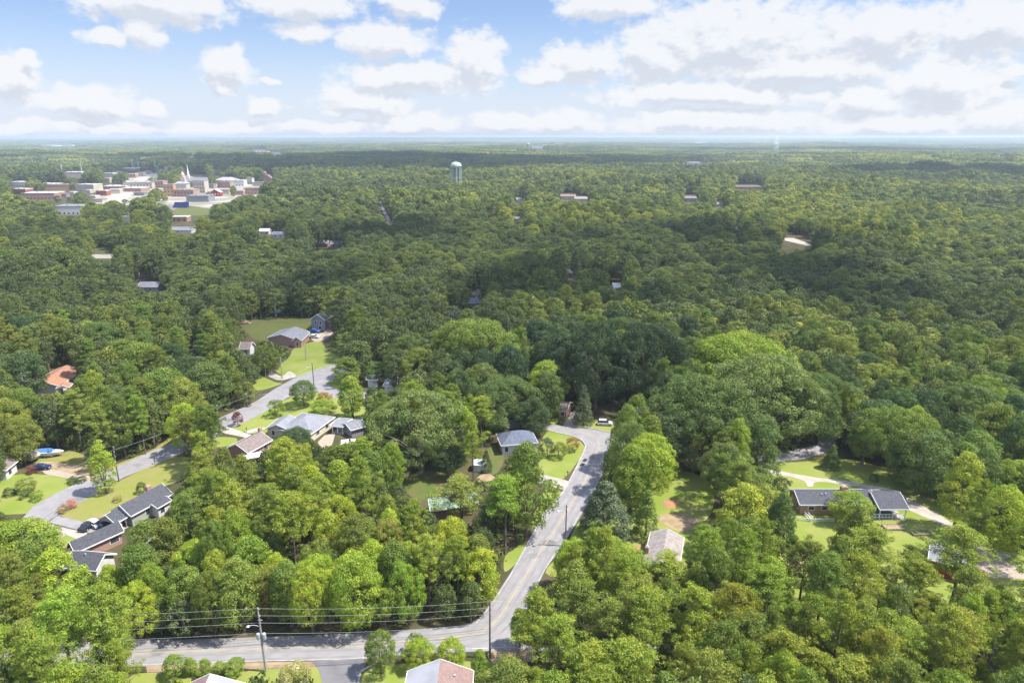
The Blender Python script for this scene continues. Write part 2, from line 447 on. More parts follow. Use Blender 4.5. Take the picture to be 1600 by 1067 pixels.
# ------------------------------------------------------------------ lawns, roads, drives
Z1, Z2, Z3, Z4 = 0.012, 0.02, 0.03, 0.038
sheet("lawn", [(-60,770),(0,748),(45,740),(118,748),(122,757),(86,776),(50,793),(42,802),(0,806),(-60,830)], Z1, LAWN)
sheet("lawn", [(93,803),(112,784),(160,764),(205,742),(262,716),(292,716),(290,745),(250,762),(215,780),(180,800),(165,816),(140,816),(115,812)], Z1, LAWN_D)
sheet("lawn", [(78,822),(95,826),(135,832),(118,850),(100,856),(70,850)], Z1, LAWN)
sheet("lawn", [(140,748),(180,726),(235,704),(277,676),(283,690),(236,712),(190,732),(150,752)], Z1, LAWN_D)
sheet("lawn", [(55,725),(80,705),(118,706),(150,724),(140,742),(95,736),(70,738)], Z1, LAWN_D)
sheet("lawn", [(333,684),(368,684),(366,694),(336,698)], Z1, LAWN)
sheet("lawn", [(352,670),(400,648),(452,622),(492,610),(545,622),(575,640),(560,660),(525,664),(470,684),(420,684),(390,676)], Z1, LAWN)
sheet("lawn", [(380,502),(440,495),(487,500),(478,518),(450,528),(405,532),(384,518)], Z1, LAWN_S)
sheet("lawn", [(462,543),(500,533),(512,548),(540,560),(524,572),(460,590),(430,578),(450,560)], Z1, LAWN)
sheet("lawn", [(396,584),(430,597),(440,600),(404,610),(396,606)], Z1, LAWN)
sheet("lawn", [(496,604),(520,592),(545,594),(560,606),(530,611)], Z1, LAWN)
sheet("lawn", [(860,672),(884,678),(905,688),(914,702),(902,722),(880,748),(855,748),(836,742),(842,720),(845,690)], Z1, LAWN)
sheet("lawn", [(852,766),(868,762),(880,772),(862,800),(842,822),(830,822),(838,796)], Z1, LAWN)
sheet("lawn", [(812,852),(826,846),(818,866),(800,886),(788,892),(790,868)], Z1, LAWN)
sheet("lawn", [(856,646),(884,646),(888,660),(862,662)], Z1, LAWN)
sheet("lawn", [(900,654),(935,656),(958,662),(954,676),(925,669),(886,662)], Z1, LAWN)
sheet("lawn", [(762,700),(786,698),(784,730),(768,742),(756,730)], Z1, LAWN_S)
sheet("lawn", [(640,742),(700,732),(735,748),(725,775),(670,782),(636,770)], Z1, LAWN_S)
sheet("lawn", [(905,815),(940,800),(1010,760),(1060,735),(1112,756),(1112,800),(1090,830),(1140,850),(1180,880),(1100,900),(1000,900),(860,900),(870,870),(888,846)], Z1, LAWN, keep=False)
sheet("lawn", [(1180,715),(1240,722),(1310,716),(1380,730),(1440,752),(1500,790),(1560,850),(1640,880),(1700,1000),(1400,1000),(1200,960),(1150,900),(1180,840),(1200,790),(1190,750)], Z1, LAWN, keep=False, nobase=False)
raster(NOBASE, [(1190,720),(1310,716),(1440,752),(1550,850),(1470,858),(1230,862),(1200,790)])
for q_ in ([(1205,722),(1300,717),(1385,738),(1400,760),(1230,760)], [(1240,800),(1300,800),(1296,850),(1240,850)], [(1372,800),(1460,800),(1478,838),(1440,850),(1366,852)], [(1410,765),(1440,770),(1500,812),(1480,815)],
           [(1062,742),(1108,762),(1100,800),(1060,806)], [(1290,700),(1310,700),(1330,725),(1290,725)], [(1400,758),(1440,760),(1490,795),(1500,820),(1450,790)], [(1530,862),(1600,870),(1600,900),(1560,895)]):
    raster(KEEP, q_)
raster(KEEP, [(1035,800),(1080,800),(1110,835),(1080,845),(1030,825)])
sheet("lawn", [(232,1050),(300,1046),(420,1043),(495,1042),(503,1060),(504,1110),(180,1110),(200,1060)], Z1, LAWN)
sheet("lawn", [(572,1048),(640,1036),(770,1032),(800,1034),(800,1110),(556,1110)], Z1, LAWN, keep=False)
raster(KEEP, [(568,1060),(640,1040),(640,1067),(560,1067)])
sheet("bare_dirt", [(228,1040),(350,1035),(488,1033),(496,1042),(420,1045),(300,1048),(230,1052)], Z2, DIRT, smooth=False)
sheet("bare_dirt", [(766,1017),(790,1013),(830,1010),(840,1030),(790,1036),(764,1030)], Z2, DIRT)
sheet("bare_dirt", [(1036,783),(1056,780),(1062,790),(1040,793)], Z2, CLAY)
sheet("bare_dirt", [(1028,806),(1070,802),(1092,815),(1070,832),(1036,818)], Z2, DIRT)
sheet("bare_dirt", [(988,860),(1003,850),(998,880),(985,890)], Z2, CLAY, keep=False)
sheet("bare_dirt", [(62,722),(90,722),(128,728),(150,738),(120,742),(85,735)], Z2, DIRT)
sheet("bare_dirt", [(700,742),(712,740),(716,748),(700,752)], Z2, DIRT)
sheet("bare_dirt", [(1232,862),(1250,852),(1262,868),(1240,890)], Z2, DIRT, keep=False)

# roads
r1t = [(-200,1010),(100,1004),(215,1000),(400,996),(600,987),(700,980),(742,973),(764,946),(797,896),(828,840),(847,806),(876,775),(893,746),(905,722),(914,702)]
r2 = [(915,702),(914,694),(906,686),(893,681),(875,677),(858,673),(840,668),(815,668),(790,670),(790,655),(820,657),(860,663),(890,666),(925,670),(955,677),(1000,682),(1060,696),(1165,712),(1230,706),(1278,694),(1282,672),(1296,672),(1306,690),(1310,699),(1250,718),(1165,724),(1050,716),(990,702),(957,696),(953,706),(944,735),(927,770),(905,810),(880,850),(852,890),(828,940),(812,975),(806,1000),(830,1011),(1100,1004),(1100,1020),(800,1015),(640,1022),(560,1030),(400,1033),(215,1041),(0,1048),(-200,1052)]
sheet("road", r1t + r2, Z3, ASPH, smooth=False, keep=False)
raster(KEEP, [(222,1010),(400,1006),(600,998),(740,985),(764,948),(797,897),(830,838),(866,790),(900,735),(914,705),(906,686),(860,674),(860,662),(925,669),(952,677),(952,702),(942,735),(905,795),(880,850),(850,895),(826,940),(800,985),(790,1010),(600,1024),(222,1038)])
raster(KEEP, [(1162,710),(1230,705),(1278,692),(1284,676),(1300,678),(1312,700),(1425,745),(1425,764),(1205,764),(1190,738),(1162,726)])
raster(KEEP, [(786,659),(803,660),(803,668),(786,668)])
r5 = [(20,850),(30,815),(52,791),(85,772),(115,757),(147,743),(187,727),(230,708),(275,689),(310,671),(340,654),(370,641),(400,627),(430,607),(457,592),(490,580),(525,569),(560,556),(560,576),(530,589),(508,599),(528,607),(560,612),(600,616),(600,626),(560,622),(520,622),(496,612),(470,616),(450,621),(425,637),(398,652),(365,668),(335,685),(300,701),(260,718),(215,737),(190,747),(170,757),(140,775),(110,790),(94,802),(78,812),(70,830),(60,860)]
sheet("road", r5, Z3, ASPH, smooth=False, keep=False)
raster(KEEP, [(54,793),(118,757),(187,728),(275,690),(278,708),(215,737),(155,765),(92,803),(78,812),(56,800)])
raster(KEEP, [(336,660),(400,628),(457,593),(523,571),(525,588),(495,604),(450,620),(398,650),(340,680)])
raster(KEEP, [(496,606),(523,611),(521,621),(498,613)])
sheet("side_street", [(486,1033),(566,1028),(572,1036),(566,1050),(558,1075),(552,1110),(500,1110),(503,1062),(497,1044)], Z4, ASPH_D, smooth=False)
sheet("driveway", [(88,806),(110,810),(140,818),(165,824),(160,834),(138,832),(100,822),(76,816)], Z4, ASPH, smooth=False)
sheet("driveway", [(76,818),(100,824),(137,833),(122,843),(96,832),(72,826)], Z4, CONC, smooth=False)
sheet("path", [(100,833),(104,834),(88,846),(82,844)], Z4, CONC, smooth=False, keep=False)
sheet("driveway", [(68,734),(90,735),(120,742),(150,744),(146,752),(120,750),(90,744),(72,741)], Z4, GRAVEL)
sheet("driveway", [(350,667),(372,672),(388,678),(400,680),(394,685),(376,682),(346,675)], Z4, CONC)
sheet("driveway", [(418,669),(405,673),(390,677),(384,674),(405,668)], Z4, CONC, keep=False)
sheet("driveway", [(497,690),(507,680),(524,677),(520,692),(514,702),(492,702)], Z4, GRAVEL, smooth=False)
sheet("driveway", [(844,741),(862,745),(888,752),(882,764),(866,762),(840,754)], Z4, CONC)
sheet("driveway", [(880,665),(889,652),(892,644),(901,643),(908,652),(900,664),(896,667)], Z4, CONC)
sheet("driveway", [(484,523),(504,520),(512,514),(520,520),(508,530),(492,534)], Z4, GRAVEL)
sheet("driveway", [(420,588),(438,594),(462,588),(452,580),(440,588),(424,580)], Z4, CONC)
sheet("driveway", [(1200,732),(1245,741),(1275,746),(1320,751),(1350,756),(1400,766),(1425,782),(1470,805),(1505,830),(1545,858),(1580,868),(1560,880),(1535,868),(1495,836),(1455,812),(1415,795),(1395,772),(1340,760),(1283,752),(1272,754),(1270,760),(1262,760),(1258,752),(1240,746),(1200,738)], Z4, CONC, smooth=False)
sheet("driveway", [(1510,880),(1530,868),(1560,868),(1575,880),(1620,885),(1620,905),(1545,902)], Z4+.004, GRAVEL, smooth=False)
sheet("path", [(748,744),(762,740),(774,747),(762,752),(745,752)], Z4, DIRT, keep=True)
# town ground
sheet("parking_lot", [(-60,322),(40,316),(130,330),(160,300),(190,275),(235,268),(270,268),(330,285),(420,290),(425,312),(350,330),(300,322),(210,320),(130,328),(60,330),(-60,340)], Z1+.05, TOWNG, smooth=False, keep=False, nobase=False)
sheet("parking_lot", [(172,325),(250,320),(285,320),(260,336),(180,336)], Z3+.05, ASPH_D, smooth=False, keep=False)
sheet("road", [(150,318),(205,285),(222,272),(236,272),(225,285),(190,320)], Z3+.05, CONC, smooth=False, keep=False)
sheet("road", [(590,312),(594,312),(612,348),(606,348)], Z3, ASPH, smooth=False)
sheet("road", [(1226,372),(1240,372),(1268,382),(1262,384),(1226,376)], Z3, CONC, smooth=False)
sheet("parking_lot", [(140,398),(185,396),(222,399),(215,404),(150,404)], Z3, CONC, smooth=False)
sheet("lawn", [(265,322),(330,318),(330,336),(270,338)], Z1, LAWN_S, smooth=False)
sheet("lawn", [(135,386),(170,386),(172,396),(140,397)], Z1, LAWN_S, smooth=False)

for q_ in ([(150,318),(152,300),(180,300),(235,300),(222,306),(175,312)], [(195,285),(215,270),(238,266),(230,280),(212,286)], [(366,305),(372,290),(405,283),(410,287),(380,297),(372,308)], [(296,318),(340,307),(366,309),(366,314),(330,318)]): raster(KEEP, q_)
mk = MB()
for o_ in (-0.12, 0.12): ribbon(mk, [(-200,1032),(100,1026),(215,1020),(400,1013),(560,1008),(660,1000),(740,990),(775,970),(802,930),(822,898),(845,860),(862,836),(882,804),(912,756),(928,722),(936,700),(932,686),(915,677),(880,671),(850,667)], 0.11, 0.042, off=o_)
tag(mk.build("centre_line", YEL), kind='structure')
mk = MB()
ribbon(mk, [(-200,1048),(0,1044),(215,1038),(330,1034),(490,1031)], 0.14, 0.042)
ribbon(mk, [(620,1021),(700,1015),(790,1011),(830,1010)], 0.14, 0.042)
ribbon(mk, [(490,1031),(560,1028),(620,1021)], 0.09, 0.042)
ribbon(mk, [(806,990),(815,968),(828,938),(852,888),(880,848),(903,808)], 0.12, 0.042)
ribbon(mk, [(744,973),(766,947),(799,896),(830,839),(850,806)], 0.12, 0.042)
ribbon(mk, [(405,617),(425,614),(440,612)], 0.2, 0.042)
tag(mk.build("edge_line", WHT), kind='structure')
raster(NOBASE, [(880,640),(1000,640),(1015,690),(955,692),(890,668)])
for q_ in ([(1220,364),(1245,364),(1278,380),(1272,392),(1222,388)], [(586,310),(596,310),(614,346),(604,350)], [(1070,738),(1112,756),(1106,832),(1058,832),(1064,780)]): raster(KEEP, q_)
mk = MB(); rs_ = random.Random(4)
MAIN_ = [(215,1020),(400,1013),(560,1008),(660,1000),(740,990),(775,970),(802,930),(822,898),(845,860),(862,836),(882,804),(912,756),(928,722),(936,700)]
LEFT_ = [(75,808),(100,792),(140,768),(190,740),(250,714),(290,696),(345,668),(390,641),(440,614),(480,597),(525,580)]
for path_, wd_ in ((MAIN_, 3.2), (LEFT_, 2.6)):
    for k in range(34):
        i = rs_.randrange(len(path_)-1); f = rs_.random()*.6; a0 = np.array(path_[i], float); a1 = np.array(path_[i+1], float)
        s0 = a0 + (a1-a0)*f; s1 = s0 + (a1-a0)*rs_.uniform(.15,.4); off = rs_.uniform(-wd_, wd_)
        ribbon(mk, [tuple(s0), tuple((s0+s1)/2 + np.array([rs_.uniform(-1.2,1.2), rs_.uniform(-.6,.6)])), tuple(s1)], rs_.uniform(.05,.13), 0.034, off=off, step=.8)
tag(mk.build("tar_seam", ASPH_D), kind='structure')
mk = MB()
for o_ in (-2.6, -1.0, 1.0, 2.6): ribbon(mk, MAIN_, 0.5, 0.0325, off=o_)
for o_ in (-2.1, -.7, .7, 2.1): ribbon(mk, LEFT_, 0.5, 0.0325, off=o_)
tag(mk.build("tyre_track", ASPH_T), kind='structure')
for k, (path_, f0) in enumerate([((430,1012),0),((250,1017),0),((836,868),0),((858,848),0),((930,716),0),((905,760),0),((214,727),0),((128,778),0),((470,600),0),((360,656),0)]):
    p = P(*path_); m_ = MB(); ang = rs_.uniform(0, 3)
    pts_ = [(p[0]+math.cos(ang+t_)*rs_.uniform(1.0,1.9), p[1]+math.sin(ang+t_)*rs_.uniform(.8,1.5), 0.036) for t_ in np.arange(0, 6.28, .8)]
    m_.add(pts_, [tuple(range(len(pts_)))]); tag(m_.build("asphalt_patch", ASPH_D if k % 2 else ASPH_P), kind='structure')
mk = MB()
ribbon(mk, [(847,805),(876,774),(893,745),(905,721),(914,701),(914,694),(906,686),(893,681),(875,677),(858,673)], 0.32, 0.0, h=0.15)
ribbon(mk, [(456,591),(490,579),(525,568)], 0.3, 0.0, h=0.15)
ribbon(mk, [(558,1075),(563,1050),(574,1038),(590,1034)], 0.35, 0.0, h=0.15)
ribbon(mk, [(895,666),(925,669.5),(955,676)], 0.32, 0.0, h=0.15)
ribbon(mk, [(1165,724),(1250,717.5),(1310,699)], 0.32, 0.0, h=0.15)
tag(mk.build("kerb", KERB), kind='structure')
for a, b, lb in ((914, 719, "upper of two small dark drain patches at the curb of the central road"), (910, 726, "lower of two small dark drain patches at the curb of the central road")):
    p = P(a, b); m_ = MB(); m_.box(-0.9, 0.9, -0.5, 0.5, 0, 0.05)
    for i in range(6): m_.box(-0.8+i*0.28, -0.7+i*0.28, -0.45, 0.45, 0.05, 0.07, 0)
    o = m_.build("storm_drain", DARK); o.location = (p[0], p[1], 0.03); o.rotation_euler.z = 1.1
    tag(o, lb, "drain", "storm drains in the road")


# ------------------------------------------------------------------ buildings
def keep_box(x0, y0, x1, y1):
    raster(KEEP, [(x0, y0), (x1, y0), (x1, y1), (x0, y1)])
class Block:
    def __init__(s, A, B, C, h=2.7, rh=1.7, kind='gable', roof=None, wall=None, open_=False, win=(), over=0.45, roof2=None, z0=0.0, mask=True):
        a, b, c = P(*A, h), P(*B, h), P(*C, h)
        s.h, s.rh, s.kind, s.roof, s.wall, s.open, s.win, s.over, s.roof2, s.z0 = h, rh, kind, roof, wall, open_, win, over, roof2, z0
        u = b[:2] - a[:2]; s.L = np.linalg.norm(u); s.u = u / s.L
        w = c[:2] - a[:2]; perp = np.array([-s.u[1], s.u[0]]); t = w @ perp
        s.w = perp * (1 if t > 0 else -1); s.W = abs(t); s.O = a[:2]
        s.flip = t < 0
        if mask:
            cs = [s.pt(x, y, z) for x in (0, s.L) for y in (0, s.W) for z in (1.2, h)] + [s.pt(0, s.W/2, h+rh), s.pt(s.L, s.W/2, h+rh)]
            pj = [proj(*q)[:2] for q in cs]
            hull = convex(pj)
            raster(KEEP, hull)
        raster(NOBASE, [proj(*s.pt(x, y, 0))[:2] for x, y in ((-1.5,-1.5),(s.L+1.5,-1.5),(s.L+1.5,s.W+1.5),(-1.5,s.W+1.5))])
    def pt(s, x, y, z):
        q = s.O + s.u * x + s.w * y
        return (q[0], q[1], z)
    def obb(s, mb, x0, x1, y0, y1, z0, z1, o, mi=0):
        vs = [s.pt(x, y, z) for z in (z0, z1) for x, y in ((x0,y0),(x1,y0),(x1,y1),(x0,y1))]
        vs = [(v[0]-o[0], v[1]-o[1], v[2]) for v in vs]
        fs = [(0,3,2,1),(4,5,6,7),(0,1,5,4),(1,2,6,5),(2,3,7,6),(3,0,4,7)]
        if s.flip: fs = [f[::-1] for f in fs]
        mb.add(vs, fs, mi)
def convex(pts):
    pts = sorted(set((round(float(a), 2), round(float(b), 2)) for a, b in pts))
    def half(ps):
        h = []
        for p in ps:
            while len(h) > 1 and (h[-1][0]-h[-2][0])*(p[1]-h[-2][1]) - (h[-1][1]-h[-2][1])*(p[0]-h[-2][0]) <= 0: h.pop()
            h.append(p)
        return h[:-1]
    return half(pts) + half(pts[::-1])
def window(b, root, o, side, t, w, h, z, frame=TRIM):
    d = b.over
    lim = b.L if side[0] == 'y' else b.W
    if t + w/2 > lim - d - .2: return
    def put(mb, ww, hh, p0, p1):
        if side == 'y0': b.obb(mb, t-ww/2, t+ww/2, d-p1, d-p0, z-hh/2, z+hh/2, o)
        elif side == 'y1': b.obb(mb, t-ww/2, t+ww/2, b.W-d+p0, b.W-d+p1, z-hh/2, z+hh/2, o)
        elif side == 'x0': b.obb(mb, d-p1, d-p0, t-ww/2, t+ww/2, z-hh/2, z+hh/2, o)
        else: b.obb(mb, b.L-d+p0, b.L-d+p1, t-ww/2, t+ww/2, z-hh/2, z+hh/2, o)
    m = MB(); put(m, w+0.24, h+0.24, 0.0, 0.05); f = m.build('window', frame, root)
    m = MB()
    put(m, w, h, 0.05, 0.07)
    m.build('pane', GLASS, f)
def build_house(name, label, blocks, cat="house", group=None, chimney=None, vents=(), wall=W_BRICK, roof=R_DARK, doors=()):
    o = blocks[0].pt(blocks[0].L/2, blocks[0].W/2, 0)
    root = empty(name, o, 0, label, cat, group)
    for k, b in enumerate(blocks):
        rf, wl = b.roof or roof, b.wall or wall
        L_, W_, h, rh, d = b.L, b.W, b.h, b.rh, b.over
        lp = lambda x, y, z: (b.pt(x, y, z)[0]-o[0], b.pt(x, y, z)[1]-o[1], z)
        T = 0.16
        def slope(mb, q4, mi=0):
            up = [(p[0], p[1], p[2]+T) for p in q4]
            n_ = len(q4); fs = [tuple(range(n_))[::-1], tuple(range(n_, 2*n_))] + [(i, (i+1)%n_, n_+(i+1)%n_, n_+i) for i in range(n_)]
            if b.flip: fs = [f[::-1] for f in fs]
            mb.add(q4 + up, fs, mi)
        if b.kind == 'gable':
            m1 = MB(); slope(m1, [lp(0,0,h), lp(L_,0,h), lp(L_,W_/2,h+rh), lp(0,W_/2,h+rh)])
            m2 = MB(); slope(m2, [lp(0,W_/2+.002,h+rh), lp(L_,W_/2+.002,h+rh), lp(L_,W_,h), lp(0,W_,h)])
            m1.build('roof', rf, root); m2.build('roof', b.roof2 or rf, root)
            m = MB()
            for x in (0.0, L_):
                dx = 0.05 if x else -0.05
                for y0_, z0_, y1_, z1_ in ((0,h,W_/2,h+rh),(W_,h,W_/2,h+rh)):
                    m.obox(lp(x+dx, y0_, z0_+0.07), lp(x+dx, y1_, z1_+0.07), 0.08, 0.3)
            for y in (-0.05, W_+0.05): m.obox(lp(0, y, h+0.05), lp(L_, y, h+0.05), 0.09, 0.24)
            m.build('fascia', TRIM, root)
        elif b.kind == 'hip':
            r0 = min(W_/2, L_/2-0.1)
            m = MB()
            slope(m, [lp(0,0,h), lp(L_,0,h), lp(L_-r0,W_/2,h+rh), lp(r0,W_/2,h+rh)])
            slope(m, [lp(L_,W_,h), lp(0,W_,h), lp(r0,W_/2,h+rh), lp(L_-r0,W_/2,h+rh)])
            slope(m, [lp(0,W_,h), lp(0,0,h), lp(r0,W_/2,h+rh)])
            slope(m, [lp(L_,0,h), lp(L_,W_,h), lp(L_-r0,W_/2,h+rh)])
            m.build('roof', rf, root)
            m = MB()
            for a_, c_ in (((-.04,-.04),(L_+.04,-.04)), ((L_+.04,-.04),(L_+.04,W_+.04)), ((L_+.04,W_+.04),(-.04,W_+.04)), ((-.04,W_+.04),(-.04,-.04))):
                m.obox(lp(*a_, h+.04), lp(*c_, h+.04), 0.09, 0.24)
            m.build('fascia', TRIM, root)
        else:
            m = MB(); b.obb(m, 0, L_, 0, W_, h, h+0.25, o); m.build('roof', rf, root)
        if b.open:
            for x in (d, L_/2, L_-d):
                for y in (d, W_-d):
                    m = MB(); b.obb(m, x-.1, x+.1, y-.1, y+.1, 0, h, o); m.build('post', TRIM, root)
            m = MB(); b.obb(m, .2, L_-.2, .2, W_-.2, 0.02, 0.09, o); m.build('floor_slab', CONC, root)
            if b.kind == 'gable':
                for x in (0.1, L_-0.25):
                    m = MB()
                    vs = [lp(x,d*.6,h), lp(x,W_-d*.6,h), lp(x,W_/2,h+rh-.12), lp(x+.15,d*.6,h), lp(x+.15,W_-d*.6,h), lp(x+.15,W_/2,h+rh-.12)]
                    m.add(vs, [(0,1,2),(5,4,3),(0,3,4,1),(1,4,5,2),(2,5,3,0)]); m.build('gable_wall', wl, root)
        else:
            m = MB(); z1 = h - 0.01
            b.obb(m, d, L_-d, d, W_-d, 0, z1, o)
            if b.kind == 'gable':
                g = rh * (1 - d/(W_/2)) - 0.02
                vs = [lp(d,d,z1), lp(d,W_-d,z1), lp(d,W_/2,h+rh-.02), lp(L_-d,d,z1), lp(L_-d,W_-d,z1), lp(L_-d,W_/2,h+rh-.02)]
                m.add(vs, [(0,1,2),(5,4,3),(1,4,5,2),(2,5,3,0)])
            m.build('wall', wl, root)
            for wdw in b.win: window(b, root, o, *wdw)
        for (bi, side, t) in doors:
            if bi == k: 
                m = MB()
                if side == 'y0': b.obb(m, t-.5, t+.5, d-.06, d, 0.1, 2.15, o)
                else: b.obb(m, b.L-d, b.L-d+.06, t-.5, t+.5, 0.1, 2.15, o)
                m.build('door', DARK, root)
        for (bi, x, y) in vents:
            if bi == k:
                zz = h + rh*(1-abs(y-W_/2)/(W_/2))
                m = MB(); b.obb(m, x-.15, x+.15, y-.15, y+.15, zz, zz+.5, o); m.build('roof_vent', METAL, root)
    if chimney:
        bi, x, y, wd, hh = chimney; b = blocks[bi]
        m = MB(); b.obb(m, x-wd/2, x+wd/2, y-wd*.35, y+wd*.35, 0.3, b.h+b.rh+hh, o); c = m.build('chimney', W_BRICK, root)
        m = MB(); b.obb(m, x-wd*.32, x+wd*.32, y-wd*.2, y+wd*.2, b.h+b.rh+hh, b.h+b.rh+hh+.2, o); m.build('chimney_cap', CONC, c)
    return root
B = Block
# sage house with charcoal roof, left
bs = [B((204.4,807.5),(270,772),(167.5,801), 2.8, 2.0, wall=W_SAGE, win=[('y0',4.5,1.0,1.4,1.6),('y0',14,1.6,1.4,1.6),('x0',3,.9,1.2,1.5)]),
      B((180,819),(200.6,807.5),(151,812.5), 2.5, 1.5, open_=True, wall=W_SAGE),
      B((246,795),(268.5,782),(238,786), 2.6, 0.7, wall=W_WHITE, win=[('y0',1.6,1.1,1.4,1.5),('y0',3.4,1.1,1.4,1.5),('y0',5.2,1.1,1.4,1.5)])]
build_house("ranch_house", "sage green house with charcoal roof, brick chimney and open carport by the left road", bs, chimney=(0, 8.0, bs[0].W/2+0.6, 1.1, 0.9), vents=[(0,12,2)])
bs = [B((117,865),(193.7,830.6),(81,867), 2.7, 2.0, wall=W_BRICK, win=[('y0',8,1.8,1.2,1.6),('y0',13.5,1.0,1.4,1.5),('y0',16,1.6,1.2,1.6)]),
      B((150,893),(98,888),(186,866), 2.7, 1.9, wall=W_WHITE, win=[('y0',2.5,.9,1.1,1.5)])]
build_house("ranch_house", "brick house with charcoal roof and a white gable wing below the sage green house", bs, vents=[(1,4,2.5)], doors=[(0,'y0',12)])
bs = [B((486,679),(524,652),(432,671), 2.7, 2.3, kind='hip', roof=R_LITE, win=[('y0',4,1.6,1.3,1.6),('y0',9,1.6,1.2,1.6)]),
      B((451,673),(470,657),(416,669), 2.7, 1.5, roof=R_LITE, win=[('x0',1.8,.9,1.3,1.5),('x0',5.2,.9,1.3,1.5)]),
      B((516,666),(536,668),(521,652), 2.4, 0.5, open_=True, roof=R_LITE)]
build_house("ranch_house", "cream house with a pale grey hipped roof and carport beyond the left road's wide lawn", bs, wall=W_CREAM)
build_house("garage", "grey roofed garage beside the cream house's carport under a tree", [B((548,673),(574,666),(538,660), 2.5, 0.9, roof=R_GREY)], cat="garage", wall=W_GREY)
bs = [B((387.5,709),(426,688),(356,699), 2.7, 1.9, win=[('y0',2.2,1.0,1.2,1.5),('y0',7,1.4,1.2,1.5)], wall=W_BRICK)]
r = build_house("ranch_house", "brown roofed brick house in front of the cream house, brick chimney at its ridge", bs, roof=R_BROWN, chimney=(0, 10, bs[0].W*.62, 1.0, 0.8))
o_ = bs[0]
build_house("bungalow", "blue grey hip roofed white house beside the central road's lawn", [B((783,697),(841,692),(791,677), 2.9, 2.4, kind='hip', win=[('y0',1.6,.9,1.4,1.5),('y0',5,1.5,1.4,1.5),('x0',3,.9,1.3,1.5)])], roof=R_BLUE, wall=W_WHITE)
build_house("garden_shed", "white metal shed with pale roof beside the blue grey roofed house", [B((739,727),(761,728),(742,718), 1.9, 0.6, wall=W_WHITE, over=0.12)], cat="shed", roof=R_WHITE)
build_house("house", "brick house with brown roof at the end of the curved drive", [B((870,641),(886,643),(876,627), 2.7, 1.6, win=[('y0',1.8,1,1.2,1.5)])], roof=R_BROWN)
build_house("house", "grey roofed brick house half hidden by trees right of the road bend", [B((996,644),(1015,645),(990,632), 2.7, 1.5, win=[('y0',1.8,1,1.2,1.5)])], roof=R_GREY)
bs = [B((1249.5,789.3),(1372,789.5),(1226.5,764.5), 2.7, 1.7, wall=W_BRICKT, win=[('y0',3.0,1.3,.8,1.7),('y0',6.1,1.3,.8,1.7),('x0',2,.8,1.1,1.6),('x0',5,.8,1.1,1.6),('y0',12,1.4,1.2,1.6)]),
      B((1374.6,796.8),(1421,796.4),(1350,766), 2.7, 1.9, open_=True, wall=W_BRICKT)]
build_house("ranch_house", "long brick ranch house with charcoal roof, central chimney and open carport on bright lawn", bs, chimney=(0, 11.6, bs[0].W/2-.2, 1.5, 1.3), vents=[(0,6,2.5),(0,7,2.6)])
build_house("barn", "red barn with pale roof behind the tall pine, lower right", [B((1450,874),(1515,892),(1462,846), 3.2, 1.9, wall=W_RED, over=0.3)], cat="barn", roof=R_LITE)
b_ = B((1004,884),(1016.5,832),(1062,884), 2.7, 1.5, win=[('y0',6,1.2,1.2,1.6)])
build_house("house", "tan roofed house among the pines right of the central road", [b_], roof=R_TAN, wall=W_BRICK, chimney=(0, b_.L*.35, 0.25, 1.0, 0.3))
build_house("house", "house with one grey and one reddish roof slope, right of the side street", [B((740,1049),(734,1140),(637.5,1047), 2.8, 2.3, roof=R_RED, roof2=R_FLATGREY)], wall=W_BRICK, vents=[(0,2.5,2.8)])
build_house("house", "house with grey and reddish roof slopes at the bottom edge, left of the transformer pole", [B((392,1071),(356,1180),(274,1071), 2.8, 2.7, roof=R_FLATGREY, roof2=R_RED)], wall=W_BRICK)
build_house("house", "brown roofed white house at the left edge, near the parked camper", [B((9,736),(28.5,720.5),(-34,727), 2.7, 1.9, win=[('y0',2.2,1.2,1.3,1.5)])], roof=R_BROWN, wall=W_WHITE)
bs = [B((94,604),(130,578),(56,597), 2.7, 2.0, roof=R_ORANGE), B((108,606),(114,600),(92,603), 2.7, 1.0, open_=True, roof=R_ORANGE, wall=W_WHITE)]
build_house("house", "orange roofed house with a white gabled porch in the left woods", bs, wall=W_WHITE)
build_house("house", "tall grey two storey house with gabled roof behind the blue car", [B((508,501),(524,492),(487,498), 4.9, 2.6, win=[('x0',2.5,.9,1.3,3.6),('x0',5,.9,1.3,3.6),('x0',3,1.4,1.3,1.4)])], roof=R_GREY, wall=W_GREY)
bs = [B((471,533),(484,521),(459,530), 3.0, 1.7, wall=W_BRICK, win=[('x0',2.0,.9,1.6,1.6)]), B((463,531),(484,519),(438,517), 3.0, 1.9, win=[('y0',6,.9,1.4,1.6)])]
build_house("house", "small brick cottage with grey roof and pale gable near the white car", bs, roof=R_GREY, wall=W_BRICK)
build_house("house", "grey roofed white house hidden in trees right of the small cross road", [B((598,604),(616,604),(600,589), 2.8, 2.0, kind='hip'), B((572,594),(590,594),(573,586), 2.8, 1.2)], roof=R_GREY, wall=W_WHITE)
build_house("garden_shed", "small brown roofed shed under the big oak", [B((594,733),(614,735),(600,722), 2.0, 0.8, over=.2)], cat="shed", roof=R_BROWN, wall=W_GREY)
build_house("house", "green metal roofed brick house behind pale leaves in the middle of the lower wood", [B((672,799),(748,789),(666,780), 2.7, 1.5)], roof=R_GREEN, wall=W_BRICK)
